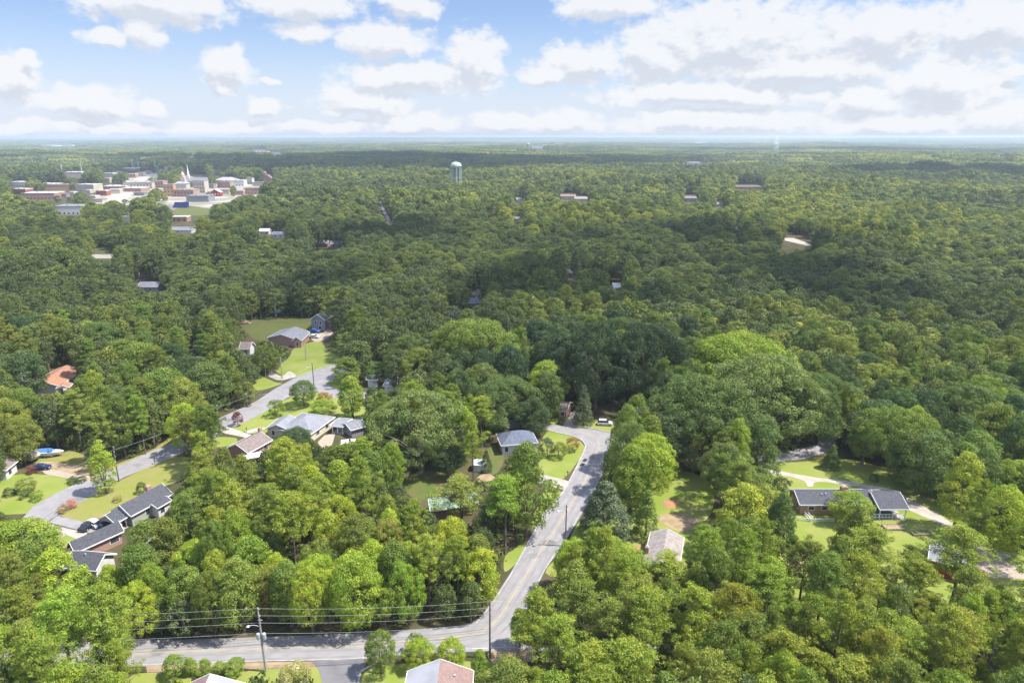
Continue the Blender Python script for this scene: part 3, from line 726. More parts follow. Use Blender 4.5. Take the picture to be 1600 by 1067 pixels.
# small far houses seen between crowns: x, y (eave front centre), width px, roof, wall, label
FARH = [
 (412,362,16,R_WHITE,W_WHITE,'white gabled house in the woods below the town centre'),
 (435,367,20,R_GREY,W_WHITE,'long grey roofed house beside the white gabled house below the town'),
 (502,381,20,R_LITE,W_BRICK,'brick house with pale roof at the lower right of the town'),
 (525,382,18,R_LITE,W_WHITE,'pale house right beside the brick house below the town'),
 (282,360,34,R_GREY,W_WHITE,'big white house with grey roof and dormers under the town'),
 (230,449,32,R_GREY,W_GREY,'pale grey roof showing among the left woods'),
 (308,545,14,R_GREY,W_WHITE,'small grey gable roof in the trees left of the brick cottage'),
 (382,546,18,R_BROWN,W_WHITE,'brown roof among the trees just left of the brick cottage'),
 (27,592,7,R_WHITE,W_WHITE,'white roofed outbuilding at the far left of the orange roofed house'),
 (748,460,14,R_BROWN,W_WHITE,'brown and white house in the middle of the dark woods'),
 (742,474,20,R_GREY,W_BRICK,'grey roofed brick house just below the brown and white one'),
 (707,492,18,R_BLUE,W_GREY,'blue grey roofed house left of the big oak wood'),
 (893,427,16,R_LITE,W_GREY,'pale roof in the woods right of centre, left one of a row'),
 (934,436,12,R_WHITE,W_WHITE,'white house in the woods right of centre, middle of a row'),
 (964,450,12,R_WHITE,W_WHITE,'white roof in the woods right of centre, right one of a row'),
 (883,456,10,R_WHITE,W_WHITE,'tiny white shed below the row of roofs right of centre'),
 (806,342,12,R_LITE,W_WHITE,'small white house in the woods below the water tower'),
 (770,346,8,R_WHITE,W_WHITE,'smaller white house just left of the one below the water tower'),
 (1150,360,9,R_RED,W_BRICK,'small red roofed house in the right woods'),
 (1122,320,16,R_LITE,W_WHITE,'pale roofs in the sunlit woods right of centre'),
 (1080,310,18,R_BROWN,W_GREY,'brown roof in the sunlit woods right of centre'),
 (1170,292,44,R_TAN,W_BRICK,'long tan flat building in the far right woods'),
 (888,307,24,R_RED,W_BLOCK,'long reddish roofed school building right of the water tower'),
 (908,311,20,R_TAN,W_BLOCK,'tan wing beside the reddish roofed school building'),
 (811,312,10,R_TAN,W_WHITE,'tan roof in the sunlit trees right of the water tower'),
 (1085,254,20,R_WHITE,W_WHITE,'long white warehouse on the right hand plain'),
 (1097,223,17,R_WHITE,W_WHITE,'white warehouse near the horizon on the right'),
 (842,234,18,R_WHITE,W_WHITE,'white warehouse beside the distant water tower'),
 (71,227.5,22,R_WHITE,W_WHITE,'long white warehouse near the horizon on the left'),
 (105,227.5,16,R_WHITE,W_WHITE,'shorter white warehouse near the horizon on the left'),
 (405,237,22,R_WHITE,W_WHITE,'white factory roof beyond the town, left part'),
 (430,240,22,R_LITE,W_WHITE,'pale factory roof beyond the town, right part'),
 (300,247,16,R_WHITE,W_WHITE,'white roof in the dark woods beyond the church steeple'),
 (1575,249,10,R_WHITE,W_WHITE,'white roof near the right edge below the horizon'),
]
for x, y, w, rf, wl, lb in FARH:
    g = P(x, y, 3.0); dist = g[1]
    hh = 2.9 if dist < 900 else (5.0 if dist < 2000 else 9.0)
    dpx = min(12, max(5, w*dist/F*.7)) * math.sin(math.atan2(CAM_H, dist)) * F / dist
    kind = 'flat' if (w * dist / F > 45 or dist > 1500) else 'gable'
    zt = float(terrain(g[0], g[1]))
    b = B((x - w/2, y), (x + w/2, y), (x - w/2, y - dpx - 0.3), hh, 2.2, kind=kind, win=[('y0', k_, 1.2, 1.3, 1.5) for k_ in (2.5, 7.0)] if dist < 700 else [], mask=True)
    rt = build_house("house" if dist < 1500 else "warehouse", lb, [b], roof=rf, wall=wl, cat="house" if dist < 1500 else "warehouse")
    if zt: rt.location.z = 0 if zt < 0 else zt
    keep_box(x - w*.5 - 2, y - dpx - 5, x + w*.5 + 2, y + (4 if dist < 1500 else 1.5))
# flat roofed town buildings: x0, x1, top y, base y, wall, roof, name, label, window rows
TOWN = [
 (13,42,284,292,W_WHITE,R_WHITE,'white low commercial building at the far left of town',1),
 (54,84,287,291,W_BLOCK,R_WHITE,'cream low shop row behind the orange red building',0),
 (72,109,288,297,W_ORANGE,R_RED,'orange red long building in the left of town',0),
 (17,41,295,304,W_REDT,R_WHITE,'bright red store with a white roof panel, left of town',0),
 (37,84,300,312,W_BRICK,R_WHITE,'long brown brick building with a cream roof, left of town',1),
 (118,148,288,300,W_BLOCK,R_WHITE,'white roofed store with dark shop front beside the parking lot',1),
 (99,128,269,278,W_BLOCK,R_WHITE,'cream church hall near the two tall masts, left of town',0),
 (85,131,320,336,W_WHITE,R_LITE,'large white walled building with pale roof in front of town',1),
 (178,210,263,268,W_BRICK,R_WHITE,'long white roofed market at the back of town',0),
 (159,177,271,277,W_BLOCK,R_WHITE,'small white roofed building at the back left of town',0),
 (195,237,284,295,W_BLOCK,R_FLATGREY,'long beige masonry block in the middle of town',2),
 (237,256,283,294,W_BRICK,R_TAN,'red brick block beside the long beige block',2),
 (257,272,289,307,W_ORANGE,R_FLATGREY,'tall orange brick block above the dark trees in town',3),
 (151,167,298,306,W_REDT,R_WHITE,'small red shop at the edge of the town parking lot',0),
 (160,196,290,296,W_BRICK,R_WHITE,'brown shop row with a white roof edge',1),
 (181,196,283,289,W_WHITE,R_WHITE,'white roofed shop left of the long beige block',0),
 (169,187,296,303,W_BLOCK,R_WHITE,'white flat roofed store beside the small red shop',0),
 (187,221,293,300,W_BRICK,R_WHITE,'white roofed brick store in front of the long beige block',0),
 (272,303,296,308,W_BRICK,R_TAN,'long red brick building with white coping in front of the domed tower',2),
 (303,321,283,302,W_BLOCK,R_FLATGREY,'cream three storey hotel with dormers right of the church',3),
 (309,327,279,284,W_WHITE,R_WHITE,'white flat roof behind the cream hotel',0),
 (340,360,284,294,W_BRICK,R_TAN,'brick shop row right of the leafy town tree',1),
 (359,381,282,291,W_WHITE,R_WHITE,'white fronted store at the right of town',1),
 (365,379,275,279,W_WHITE,R_WHITE,'small white building behind the hipped roof in town',0),
 (382,406,294,304,W_BRICK,R_BROWN,'dark brown brick building at the right end of town',1),
 (395,411,285,291,W_BLOCK,R_RED,'pinkish low shop at the right end of town',0),
 (268,292,338,347,W_BRICK,R_WHITE,'red brick building with white roof below the town field',1),
 (190,206,338,346,W_WHITE,R_WHITE,'plain white box building below the dark trees of town',0),
 (292,326,305,316,W_GREY,R_LITE,'blue grey metal roofed hall beside the town field',0),
 (236,247,272,279,W_WHITE,R_LITE,'little white building in the town trees left of the church',0),
 (130,141,297,302,W_BLOCK,R_WHITE,'tiny cream kiosk in the town parking lot',0),
]
random.seed(3)
for x0,x1,yt,yb in [(212,224,270,276),(226,236,268,273),(150,158,282,287),(160,172,279,286),(198,212,272,278),(240,250,261,267),(255,268,261,267),(270,280,257,263),(0,11,267,271),(322,334,288,295),(384,394,279,285),(346,358,297,304),(368,380,298,305),(92,104,303,310),(104,116,300,306),(136,150,306,312),(140,160,311,317),(210,225,301,306),(330,342,267,272),(344,352,261,266),(176,186,268,273),(60,72,280,284),(205,215,259,263),(225,236,259,263),(395,404,275,281)]:
    i_ = random.randrange(5)
    TOWN.append((x0,x1,yt,yb,[W_WHITE,W_BLOCK,W_BRICK,W_BLOCK,W_GREY][i_],[R_WHITE,R_WHITE,R_WHITE,R_LITE,R_TAN][i_],f"small {['white','cream','brick','beige','grey'][i_]} building in the distant town, {(x0+x1)/32:.0f}% across, {yb/10.67:.1f}% down",0))
for x0, x1, yt, yb, wl, rf, lb, rows in TOWN:
    g = P((x0+x1)/2, yb); dist = g[1]; W = (x1-x0)*dist/F; D = min(38, max(10, W*0.7))
    persp = D * math.sin(math.atan2(CAM_H, dist)) * F / dist
    H = max(3.5, (yb - yt - persp) * dist / F)
    root = empty("town_building", (g[0], g[1], 0), random.uniform(-.12, .12), lb, "building", "buildings of the distant town centre")
    m = MB(); m.box(-W/2, W/2, 0, D, 0, H); m.build('wall', wl, root)
    m = MB(); m.box(-W/2-.3, W/2+.3, -.3, D+.3, H+.002, H+.5)
    m.build('roof', rf, root)
    m = MB()
    for a_, c_, e_, f_ in ((-W/2-.3, W/2+.3, -.3, .1), (-W/2-.3, W/2+.3, D-.1, D+.3)): m.box(a_, c_, e_-.01, f_, H+.5, H+.95)
    m.build('parapet', W_BLOCK, root)
    if W > 22:
        m = MB(); m.box(-W*.2, -W*.2+3, D*.4, D*.4+2.5, H+.5, H+2); m.build('roof_unit', METAL, root)
        m = MB(); m.box(W*.15, W*.15+2, D*.5, D*.5+2, H+.5, H+1.6); m.build('roof_unit', METAL, root)
    nw = max(2, min(9, int(W / 4.5)))
    for rr in range(rows):
        for i in range(nw):
            xw = -W/2 + (i+.5)*W/nw; zw = 1.9 + rr * (H-1)/max(rows,1)
            m = MB(); m.box(xw-.8, xw+.8, -.06, 0, zw-1.0, zw+.9); m.build('window', GLASS, root)
    keep_box(x0+1, yt, x1-1, yb-1)
    raster(NOBASE, [proj(g[0]+dx, g[1]+dy, 0)[:2] for dx, dy in ((-W/2-3,-4),(W/2+3,-4),(W/2+3,D+4),(-W/2-3,D+4))])
def wpt(px, y_base): return P(px, y_base)
# church with a white steeple
g = P(308, 292); s_ = g[1] / F
root = empty("church", (g[0], g[1], 0), 0.0, "church with long grey roof and slender white steeple at the back of town", "church")
Wn = 37*s_
m = MB(); m.box(-Wn/2, Wn/2, 0, 16, 0, 9); m.build('wall', W_BRICK, root)
m = MB(); m.add([(-Wn/2-.5,-1,9),(Wn/2+.5,-1,9),(Wn/2+.5,8,15.5),(-Wn/2-.5,8,15.5),(Wn/2+.5,17,9),(-Wn/2-.5,17,9)], [(0,1,2,3),(3,2,4,5),(0,3,5),(1,4,2),(0,5,4,1)]); m.build('roof', R_GREY, root)
tx = -14*s_
m = MB(); m.box(tx-2.2, tx+2.2, 4.7, 9.1, 9, 19); m.lathe([(2.1,19),(1.8,24)], 8, c=(tx,6.9)); m.lathe([(1.7,24),(.8,30),(0.08,39)], 8, c=(tx,6.9)); m.build('steeple', TRIM, root)
for i in range(6):
    m = MB(); xw = -Wn/2 + (i+.7)*Wn/6.4; m.box(xw-.7, xw+.7, -.08, 0, 2, 6.5); m.build('window', GLASS, root)
keep_box(290, 250, 297, 272); keep_box(290, 272, 325, 284)
# domed courthouse tower
g = P(283, 298); s_ = g[1] / F
root = empty("courthouse", (g[0], g[1], 0), 0, "pale domed clock tower building left of the church steeple", "courthouse")
m = MB(); m.box(-9, 9, 0, 15, 0, 11); m.build('wall', W_BLOCK, root)
m = MB(); m.add([(-10,-1,11),(10,-1,11),(10,16,11),(-10,16,11),(-3,7,16),(3,7,16)], [(0,1,5,4),(1,2,5),(2,3,4,5),(3,0,4),(3,2,1,0)]); m.build('roof', R_FLATGREY, root)
m = MB(); m.box(-1, 6, 4, 11, 11, 21); m.lathe([(3.2,21),(3.0,24),(3.2,24.2),(2.6,26.5),(1.2,28.5),(.3,29.5),(.1,33)], 12, c=(2.5,7.5)); m.build('clock_tower', W_BLOCK, root)
m = MB(); m.lathe([(1.1,0),(1.1,.1)], 12); c = m.build('clock_face', TRIM, root); c.location = (2.5, 3.95, 18); c.rotation_euler = (R(90), 0, 0)
keep_box(283, 273, 289, 290)
# hipped grey building
g = P(352, 286); s_ = g[1]/F; W = 31*s_
root = empty("town_building", (g[0], g[1], 0), 0, "building with broad grey hipped roof behind the brick shops", "building", "buildings of the distant town centre")
m = MB(); m.box(-W/2, W/2, 0, 24, 0, 5); m.build('wall', W_BRICK, root)
m = MB(); m.add([(-W/2-1,-1,5),(W/2+1,-1,5),(W/2+1,25,5),(-W/2-1,25,5),(-W/2+11,12,10),(W/2-11,12,10)], [(0,1,5,4),(1,2,5),(2,3,4,5),(3,0,4),(3,2,1,0)]); m.build('roof', R_FLATGREY, root)
keep_box(338, 276, 366, 285)
g = P(418, 286)
root = empty("church", (g[0], g[1], 0), 0, "small red brick church with square tower at the right end of town", "church")
m = MB(); m.box(-8, 8, 0, 12, 0, 8); m.add([(-8,0,8),(8,0,8),(0,0,15),(-8,12,8),(8,12,8),(0,12,15)], [(0,1,2),(5,4,3)]); m.build('wall', W_BRICK, root)
m = MB(); m.add([(-8.5,-.5,7.8),(0,-.5,15.3),(0,12.5,15.3),(-8.5,12.5,7.8),(8.5,-.5,7.8),(8.5,12.5,7.8)], [(0,1,2,3),(1,4,5,2)]); m.build('roof', R_BROWN, root)
m = MB(); m.box(-6.5,-2, 1, 5.5, 8, 19); m.add([(-6.8,.7,19),(-1.7,.7,19),(-1.7,5.8,19),(-6.8,5.8,19),(-4.25,3.2,22)], [(0,1,4),(1,2,4),(2,3,4),(3,0,4)]); m.build('bell_tower', W_BRICK, root)
keep_box(412, 266, 425, 284)
g = P(337, 307)
root = empty("house", (g[0], g[1], 0), 0, "small dark red gabled house in front of the town trees", "house")
m = MB(); m.box(-7, 7, 0, 9, 0, 6); m.add([(-7,0,6),(7,0,6),(0,0,10),(-7,9,6),(7,9,6),(0,9,10)], [(0,1,2),(5,4,3)]); m.build('wall', W_RED, root)
m = MB(); m.add([(-7.5,-.5,5.8),(0,-.5,10.3),(0,9.5,10.3),(-7.5,9.5,5.8),(7.5,-.5,5.8),(7.5,9.5,5.8)], [(0,1,2,3),(1,4,5,2)]); m.build('roof', R_WHITE, root)
for xw in (-4, 0, 4):
    m = MB(); m.box(xw-.7, xw+.7, -.08, 0, 2, 4.4); m.build('window', TRIM, root)
keep_box(330, 296, 344, 306)
g = P(281, 325)
root = empty("bleachers", (g[0], g[1], 0), 0, "dark blue bleachers with white markings beside the town field", "bleachers")
m = MB()
for i in range(5): m.box(-9, 9, i*1.2, i*1.2+1.2, 0, 1.0+i*0.9)
m.build('seating', paint("navy_seat", (0.03,0.05,0.18)), root)
m = MB(); m.box(-9, 9, 6.2, 6.5, 0, 6.5); m.build('back_panel', paint("navy_panel", (0.04,0.06,0.2)), root)
keep_box(272, 318, 289, 325)
# masts over the town
for i, (x, yt, yb, lb) in enumerate([(98,258,274,'left one of two tall pale masts behind the left of town'),(129,256,275,'right one of two tall pale masts behind the left of town'),(208,252,266,'pale mast beside the long white roofed market, left'),(217,250,266,'tallest pale mast by the long white roofed market, right'),(243,250,264,'thin mast in front of the dark woods behind town')]):
    g = P(x, yb); H = (yb-yt)*g[1]/F
    root = empty("lamp_mast", (g[0], g[1], 0), 0, lb, "mast", "masts above the town")
    m = MB(); m.tube([(0,0,0),(0,0,H)], [.75,.4], 6); m.build('pole', TRIM, root)
    m = MB(); m.box(-1.6,1.6,-.3,.3,H,H+.8); m.build('lamp_head', TRIM, root)
    keep_box(x-1.5, yt, x+1.5, yb-5)

# water towers
def water_tower(x, ytop, ybase, wpx, label, nleg=8):
    g = P(x, ybase); s_ = math.hypot(g[1]*cp + CAM_H*sp, 0)/F; Rr = wpx*s_/2; zt = max(0.0, float(terrain(g[0], g[1])))
    zc = CAM_H + g[1]*(((ytop-533.5)/F)*cp+sp)/(((ytop-533.5)/F)*sp-cp)
    H = zc - zt; th = Rr*1.05
    root = empty("water_tower", (g[0], g[1], zt), 0.2, label, "water tower")
    zb = H - th - Rr*0.25
    m = MB(); m.lathe([(Rr*.3,zb-Rr*.28),(Rr*.72,zb-Rr*.15),(Rr*.95,zb),(Rr,zb+th*.3),(Rr,zb+th*.42),(Rr*.93,zb+th*.66),(Rr*.7,zb+th*.86),(Rr*.38,zb+th*.97),(.05,zb+th)], 32)
    m.build('tank', TANK, root, smooth=True)
    m = MB(); m.lathe([(.25,zb+th-.02),(.22,zb+th+Rr*.1),(.1,zb+th+Rr*.3)], 8); m.build('finial', TANK, root)
    m = MB(); m.lathe([(Rr*1.01,zb+th*.28),(Rr*1.06,zb+th*.28),(Rr*1.06,zb+th*.34),(Rr*1.01,zb+th*.34)], 32); m.build('balcony_ring', TANK, root)
    m = MB(); m.tube([(0,0,0),(0,0,zb-Rr*.2)], [Rr*.13, Rr*.13], 10); m.build('riser_pipe', TANK, root)
    for i in range(nleg):
        a = 2*math.pi*i/nleg
        m = MB(); m.tube([(Rr*.96*math.cos(a),Rr*.96*math.sin(a),0),(Rr*.95*math.cos(a),Rr*.95*math.sin(a),zb+.5)], [.55,.5], 8); m.build('leg', TANK, root)
    m = MB()
    for zz in (zb*.33, zb*.66):
        for i in range(nleg):
            a, c = 2*math.pi*i/nleg, 2*math.pi*(i+1)/nleg
            m.obox((Rr*.95*math.cos(a),Rr*.95*math.sin(a),zz),(Rr*.95*math.cos(c),Rr*.95*math.sin(c),zz),.2,.2)
    m.build('brace', TANK, root)
water_tower(713.5, 251, 306, 17, "pale green domed water tower on many legs rising from the sunlit woods")
water_tower(825, 223.5, 240, 5, "tiny white water tower on the plain near the horizon")
keep_box(705, 248, 722, 277); keep_box(822, 222, 828, 233)

# ------------------------------------------------------------------ poles and wires
def px_height(x, y, ytop):
    k = (ytop - 533.5) / F
    return CAM_H + y * (k*cp + sp) / (k*sp - cp)
def utility_pole(x, ytop, ybase, label, m=POLE, arms=(), lamp=None, transformer=False, lean=0.0, name="utility_pole"):
    g = P(x, ybase); H = px_height(g[0], g[1], ytop)
    root = empty(name, (g[0], g[1], 0), 0, label, "utility pole", "utility poles along the roads")
    q = MB(); q.tube([(0,0,-.3),(lean*.5,0,H*.5),(lean,0,H)], [.19,.16,.12], 8); q.build('pole', m, root)
    for z, w, a in arms:
        q = MB(); c, s_ = math.cos(a), math.sin(a); q.obox((-w*c,-w*s_,H-z),(w*c,w*s_,H-z),.12,.12); ar = q.build('crossarm', m, root)
    for i in range(3):
        q = MB(); q.lathe([(.09,0),(.12,.1),(.07,.2),(.05,.3)], 8); c = q.build('insulator', METAL, root); c.location = (lean+.18, 0, H-.4-i*1.3)
    if transformer:
        for dx in (-.5, .45):
            q = MB(); q.lathe([(.3,0),(.32,.05),(.32,.95),(.26,1.1),(.1,1.15)], 12); t = q.build('transformer', METAL, root); t.location = (dx, -.15, H-5.9)
        q = MB(); q.tube([(-.18,-.12,0),(-.2,-.14,H-6.4)], [.07,.07], 6); q.build('conduit', METAL, root)
    if lamp:
        q = MB(); q.tube([(0,0,H-lamp),(-.9,-.3,H-lamp+.5),(-1.7,-.5,H-lamp+.55)], [.05,.05,.05], 6); am = q.build('lamp_arm', METAL, root)
        q = MB(); q.lathe([(.1,.12),(.3,.0),(.28,-.12),(.15,-.25)], 10); h = q.build('lamp_head', METAL, am); h.location = (-1.8,-.55,H-lamp+.5)
    return g, H
g1, H1 = utility_pole(416, 949, 1048, "weathered grey pole with transformers beside the side street at the bottom", POLE_G, arms=[(2.4,.4,0)], lamp=3.6, transformer=True, lean=-.12)
g2, H2 = utility_pole(765.5, 938, 1028, "dark pole standing where the bottom road meets the central road", POLE, lean=0.1)
g3, H3 = utility_pole(883.5, 789, 853, "dark pole with small lamp at the right edge of the central road", POLE, lamp=1.6)
g4, H4 = utility_pole(343.5, 632, 676, "dark pole with lamp beside the left road near the concrete drive", POLE, lamp=1.3)
g5, H5 = utility_pole(491, 566, 606, "dark pole on the grass corner of the small cross road", POLE, lamp=2.2)
g6, H6 = utility_pole(441, 559, 591, "slim pale pole at the drive above the left road", POLE_G)
g7, H7 = utility_pole(796, 623, 662, "reddish brown pole left of the road bend", POLE, arms=[(1.2,.9,.3)])
g8, H8 = utility_pole(478.5, 540, 562, "short thin post on the lawn by the small cottage", POLE_G)
g9, H9 = utility_pole(186, 697, 752, "pole half hidden behind the tall poplar by the left road", POLE)
g10, H10 = utility_pole(173, 316, 328, "pale pole left of the dark trees below the town", POLE_G, arms=[(1,2,0)])
g11, H11 = utility_pole(249, 306, 323, "tall pale pole right of the dark trees below the town", POLE_G, arms=[(1,2.4,0)])
for a_, b_, c_, d_ in ((411,949,417,1046),(763,940,768,1026),(881,790,886,851),(341,634,346,675),(489,567,493,606),(794,625,798,661),(171,317,175,328),(248,307,251,322)): keep_box(a_, b_, c_, d_)
def wire(a, b, label, m=WIRE, sag=1.2, rr=.028, group="wires over the bottom road"):
    a = np.array(a); b = np.array(b); n = 16; pts = []
    for i in range(n+1):
        t = i/n; p = a*(1-t)+b*t; p = p.copy(); p[2] -= sag*4*t*(1-t); pts.append(tuple(p))
    q = MB(); q.tube(pts, [rr]*(n+1), 5)
    return tag(q.build("power_line", m), label, "wire", group)
offL = P(-330, 1068); offR = np.array([g2[0]+46, g2[1]+3, 0]); 
lv = [(0.15,'topmost',WIRE,.015),(1.5,'second highest',WIRE,.015),(2.9,'third highest',WIRE,.015),(4.9,'fourth highest',WIRE,.015),(6.0,'fifth, dark sagging',CABLE,.014),(6.5,'sixth, dark sagging',CABLE,.014),(7.1,'lowest dark',CABLE,.02),(7.6,'lowest pale',WIRE,.016)]
for dz, nm, m_, rr in lv:
    sg = 0.6 if dz < 5 else 1.0
    wire((g1[0]-.2,g1[1],H1-dz),(g2[0],g2[1],H2-dz*.92), f"{nm} wire from the transformer pole to the road junction pole", m_, sg, rr)
    wire((offL[0],offL[1],11.8-dz),(g1[0]-.2,g1[1],H1-dz), f"{nm} wire running left from the transformer pole into the pines", m_, sg, rr)
for dz, nm, m_, rr in lv[:1]:
    wire((g2[0],g2[1],H2-dz),(offR[0],offR[1],12-dz), f"{nm} wire running right from the road junction pole into the pines", m_, .5, rr)
wire((g4[0],g4[1],H4-1.0),(g9[0],g9[1],H9-1.0), "pale wire along the left road between the poplar pole and lamp pole", WIRE, 1.0, .02, "wires along the left road")
wire((g9[0],g9[1],H9-1.0),tuple(P(30,800))[:2]+(7.5,), "pale wire crossing the left lawn from the poplar pole", WIRE, 1.0, .02, "wires along the left road")
wire((g4[0],g4[1],H4-1.0),(g5[0],g5[1],H5-1.0), "wire from the left road's lamp pole to the cross road pole", WIRE, 1.0, .018, "wires along the left road")
offR4 = P(1160, 700)
wire(tuple(P(1090,712))[:2]+(8.5,), tuple(P(1300,690))[:2]+(8.0,), "pale wire strung above the right road before the dark woods", WIRE, .6, .03, "wires along the right road")

# ------------------------------------------------------------------ vehicles and yard things
def car(px, py, rz, col, label, suv=False, group="cars parked at the houses"):
    g = P(px, py); root = empty("parked_car", (g[0], g[1], 0.04), rz, label, "car", group)
    hh = 1.75 if suv else 1.42
    q = MB(); w = .9
    prof = [(-2.25,.35),(-2.3,.75),(-2.1,.95),(-1.2,1.0),(1.1,1.0),(2.1,.88),(2.3,.7),(2.25,.35)]
    vs = [(x,s*w,z) for s in (-1,1) for x,z in prof]; n = len(prof)
    q.add(vs, [tuple(range(n)), tuple(range(2*n-1,n-1,-1))] + [(i,n+i,n+(i+1)%n,(i+1)%n) for i in range(n)])
    q.build('body', col, root)
    xb = -2.1 if suv else -1.6
    q = MB(); q.add([(xb,-.82,1),(xb,.82,1),(1.15,.82,1),(1.15,-.82,1),(xb+.3,-.68,hh),(xb+.3,.68,hh),(.35,.68,hh),(.35,-.68,hh)], [(4,7,6,5)]+[(0,3,7,4),(1,5,6,2),(0,4,5,1),(3,2,6,7)])
    cb = q.build('cabin_glass', GLASS, root)
    q = MB(); q.add([(xb+.27,-.7,hh+.01),(xb+.27,.7,hh+.01),(.4,.7,hh+.01),(.4,-.7,hh+.01),(xb+.3,-.68,hh+.06),(xb+.3,.68,hh+.06),(.35,.68,hh+.06),(.35,-.68,hh+.06)], [(0,1,2,3),(4,7,6,5),(0,3,7,4),(3,2,6,7),(2,1,5,6),(1,0,4,5)]); q.build('car_roof', col, root)
    for x in (-1.4, 1.4):
        for s in (-1, 1):
            q = MB(); q.lathe([(.33,-.1),(.33,.1)], 14); wl = q.build('wheel', TYRE, root); wl.location = (x, s*.82, .33); wl.rotation_euler = (R(90),0,0)
            q = MB(); q.lathe([(.18,-.11),(.18,.11)], 10); q.build('rim', METAL, wl)
    for s in (-.6, .6):
        q = MB(); q.box(2.28,2.32,s-.2,s+.2,.62,.78); q.build('headlight', TRIM, root)
    keep_box(px-5, py-6, px+5, py+2); raster(NOBASE, [(px-8,py-8),(px+8,py-8),(px+8,py+6),(px-8,py+6)])
white = paint("white_car_paint", (.62,.62,.62)); black = paint("black_car_paint", (.02,.022,.03)); blue = paint("blue_car_paint", (.02,.12,.42)); navy = paint("navy_car_paint", (.02,.03,.10)); maroon = paint("maroon_car_paint", (.12,.02,.03))
teal = paint("teal_paint", (.10,.30,.30))
car(147.5, 821, 2.6, white, "white car standing before the sage green house's carport")
car(160, 823, 2.6, navy, "dark blue car half under the sage green house's carport", suv=True)
car(139, 824, 1.4, black, "black car with teal bed edge left of the white car")
car(65.5, 733, 0.1, navy, "dark blue car on the gravel drive beside the maroon shrub")
car(492, 519, -.3, blue, "bright blue car beside the tall grey house")
car(498, 515, -.3, black, "black car just behind the bright blue car")
car(491, 528, -.15, white, "white car in front of the bright blue car")
car(876, 667-2, 0.1, white, "white car at the foot of the curved drive") if False else None
car(945, 664, -.1, white, "white pickup truck on the lawn right of the slim conifer", suv=True)
# camper and boat
g = P(42, 718); root = empty("camper_trailer", (g[0], g[1], 0), R(-20), "white camper trailer beside the boat at the left lawn", "camper")
q = MB(); q.add([(-4,-1.2,.6),(3.2,-1.2,.6),(4.1,-1.2,1.6),(3.9,-1.2,3.0),(-4.1,-1.2,3.0),(-4,1.2,.6),(3.2,1.2,.6),(4.1,1.2,1.6),(3.9,1.2,3.0),(-4.1,1.2,3.0)], [(0,1,2,3,4),(9,8,7,6,5),(0,5,6,1),(1,6,7,2),(2,7,8,3),(3,8,9,4),(4,9,5,0)]); q.build('body', W_WHITE, root)
for x in (-2.2, 0.6, 2.4):
    q = MB(); q.box(x-.45,x+.45,-1.24,-1.2,1.6,2.4); q.build('window', GLASS, root)
for x in (-.6,.5):
    for s in (-1.0, 1.0):
        q = MB(); q.lathe([(.35,-.1),(.35,.1)], 12); w_ = q.build('wheel', TYRE, root); w_.location = (x, s, .35); w_.rotation_euler = (R(90),0,0)
q = MB(); q.box(-1.2,1.6,-.5,.5,3.0,3.25); q.build('roof_unit', TRIM, root)
keep_box(24, 701, 60, 723)
g = P(74, 713); root = empty("motor_boat", (g[0], g[1], 0.3), R(6), "white boat with blue cover on a trailer, right of the camper", "boat")
q = MB(); secs = []
for x, hw, zb_ in ((-4.2,1.1,.35),(-2,1.25,.3),(1,1.25,.3),(3.2,.8,.5),(4.6,.06,1.0)): secs += [(x,-hw,1.3),(x,-hw*.7,zb_),(x,hw*.7,zb_),(x,hw,1.3)]
q.add(secs, [(i*4+j,(i+1)*4+j,(i+1)*4+(j+1)%4,i*4+(j+1)%4) for i in range(4) for j in range(4)]+[(3,2,1,0)]); q.build('hull', TRIM, root)
q = MB(); q.add([(-3.8,-1,1.32),(-3.8,1,1.32),(1.8,1,1.32),(1.8,-1,1.32),(-2.6,-.1,2.1),(-2.6,.1,2.1),(1,.1,2.2),(1,-.1,2.2)], [(4,7,6,5),(0,3,7,4),(3,2,6,7),(2,1,5,6),(1,0,4,5)]); q.build('cover', paint("blue_tarp", (.08,.2,.5)), root)
for s in (-1.1, 1.1):
    q = MB(); q.lathe([(.3,-.1),(.3,.1)], 12); w_ = q.build('wheel', TYRE, root); w_.location = (-.6, s, 0); w_.rotation_euler = (R(90),0,0)
q = MB(); q.obox((-3.5,-.9,.15),(2,-.9,.15),.1,.12); q.obox((-3.5,.9,.15),(2,.9,.15),.1,.12); q.obox((2,0,.15),(5.6,0,.2),.1,.12); q.build('trailer_frame', METAL, root)
keep_box(56, 701, 90, 713)
# orange boat and blue tarp far
g = P(377, 506); root = empty("covered_boat", (g[0], g[1], 0), .1, "orange brown covered boat on the clearing's left edge", "boat")
q = MB(); q.add([(-3.6,-1.1,.5),(-3.6,1.1,.5),(2.2,1.1,.5),(2.2,-1.1,.5),(4,0,1.2),(-3.4,0,2),(2,0,1.9)], [(0,3,6,5),(3,4,6),(4,2,6),(2,1,5,6),(1,0,5),(0,1,2,3)]); q.build('cover', R_ORANGE, root)
q = MB(); q.obox((-3,0,.3),(4.5,0,.3),1.6,.25); q.build('trailer_frame', METAL, root)
keep_box(368, 499, 386, 506)
g = P(432, 494); root = empty("tarp_shelter", (g[0], g[1], 0), 0, "blue tarp shelter at the wood's edge behind the clearing", "shelter")
q = MB(); q.add([(-3,-1.5,1.7),(3,-1.5,1.7),(3,0,2.6),(-3,0,2.6),(3,1.5,1.7),(-3,1.5,1.7)], [(0,1,2,3),(3,2,4,5)]); q.build('canopy', blue, root)
for x in (-2.8, 2.8):
    for y in (-1.4, 1.4):
        q = MB(); q.tube([(x,y,0),(x,y,1.75)], [.05,.05], 6); q.build('leg', METAL, root)
keep_box(425, 486, 440, 494)
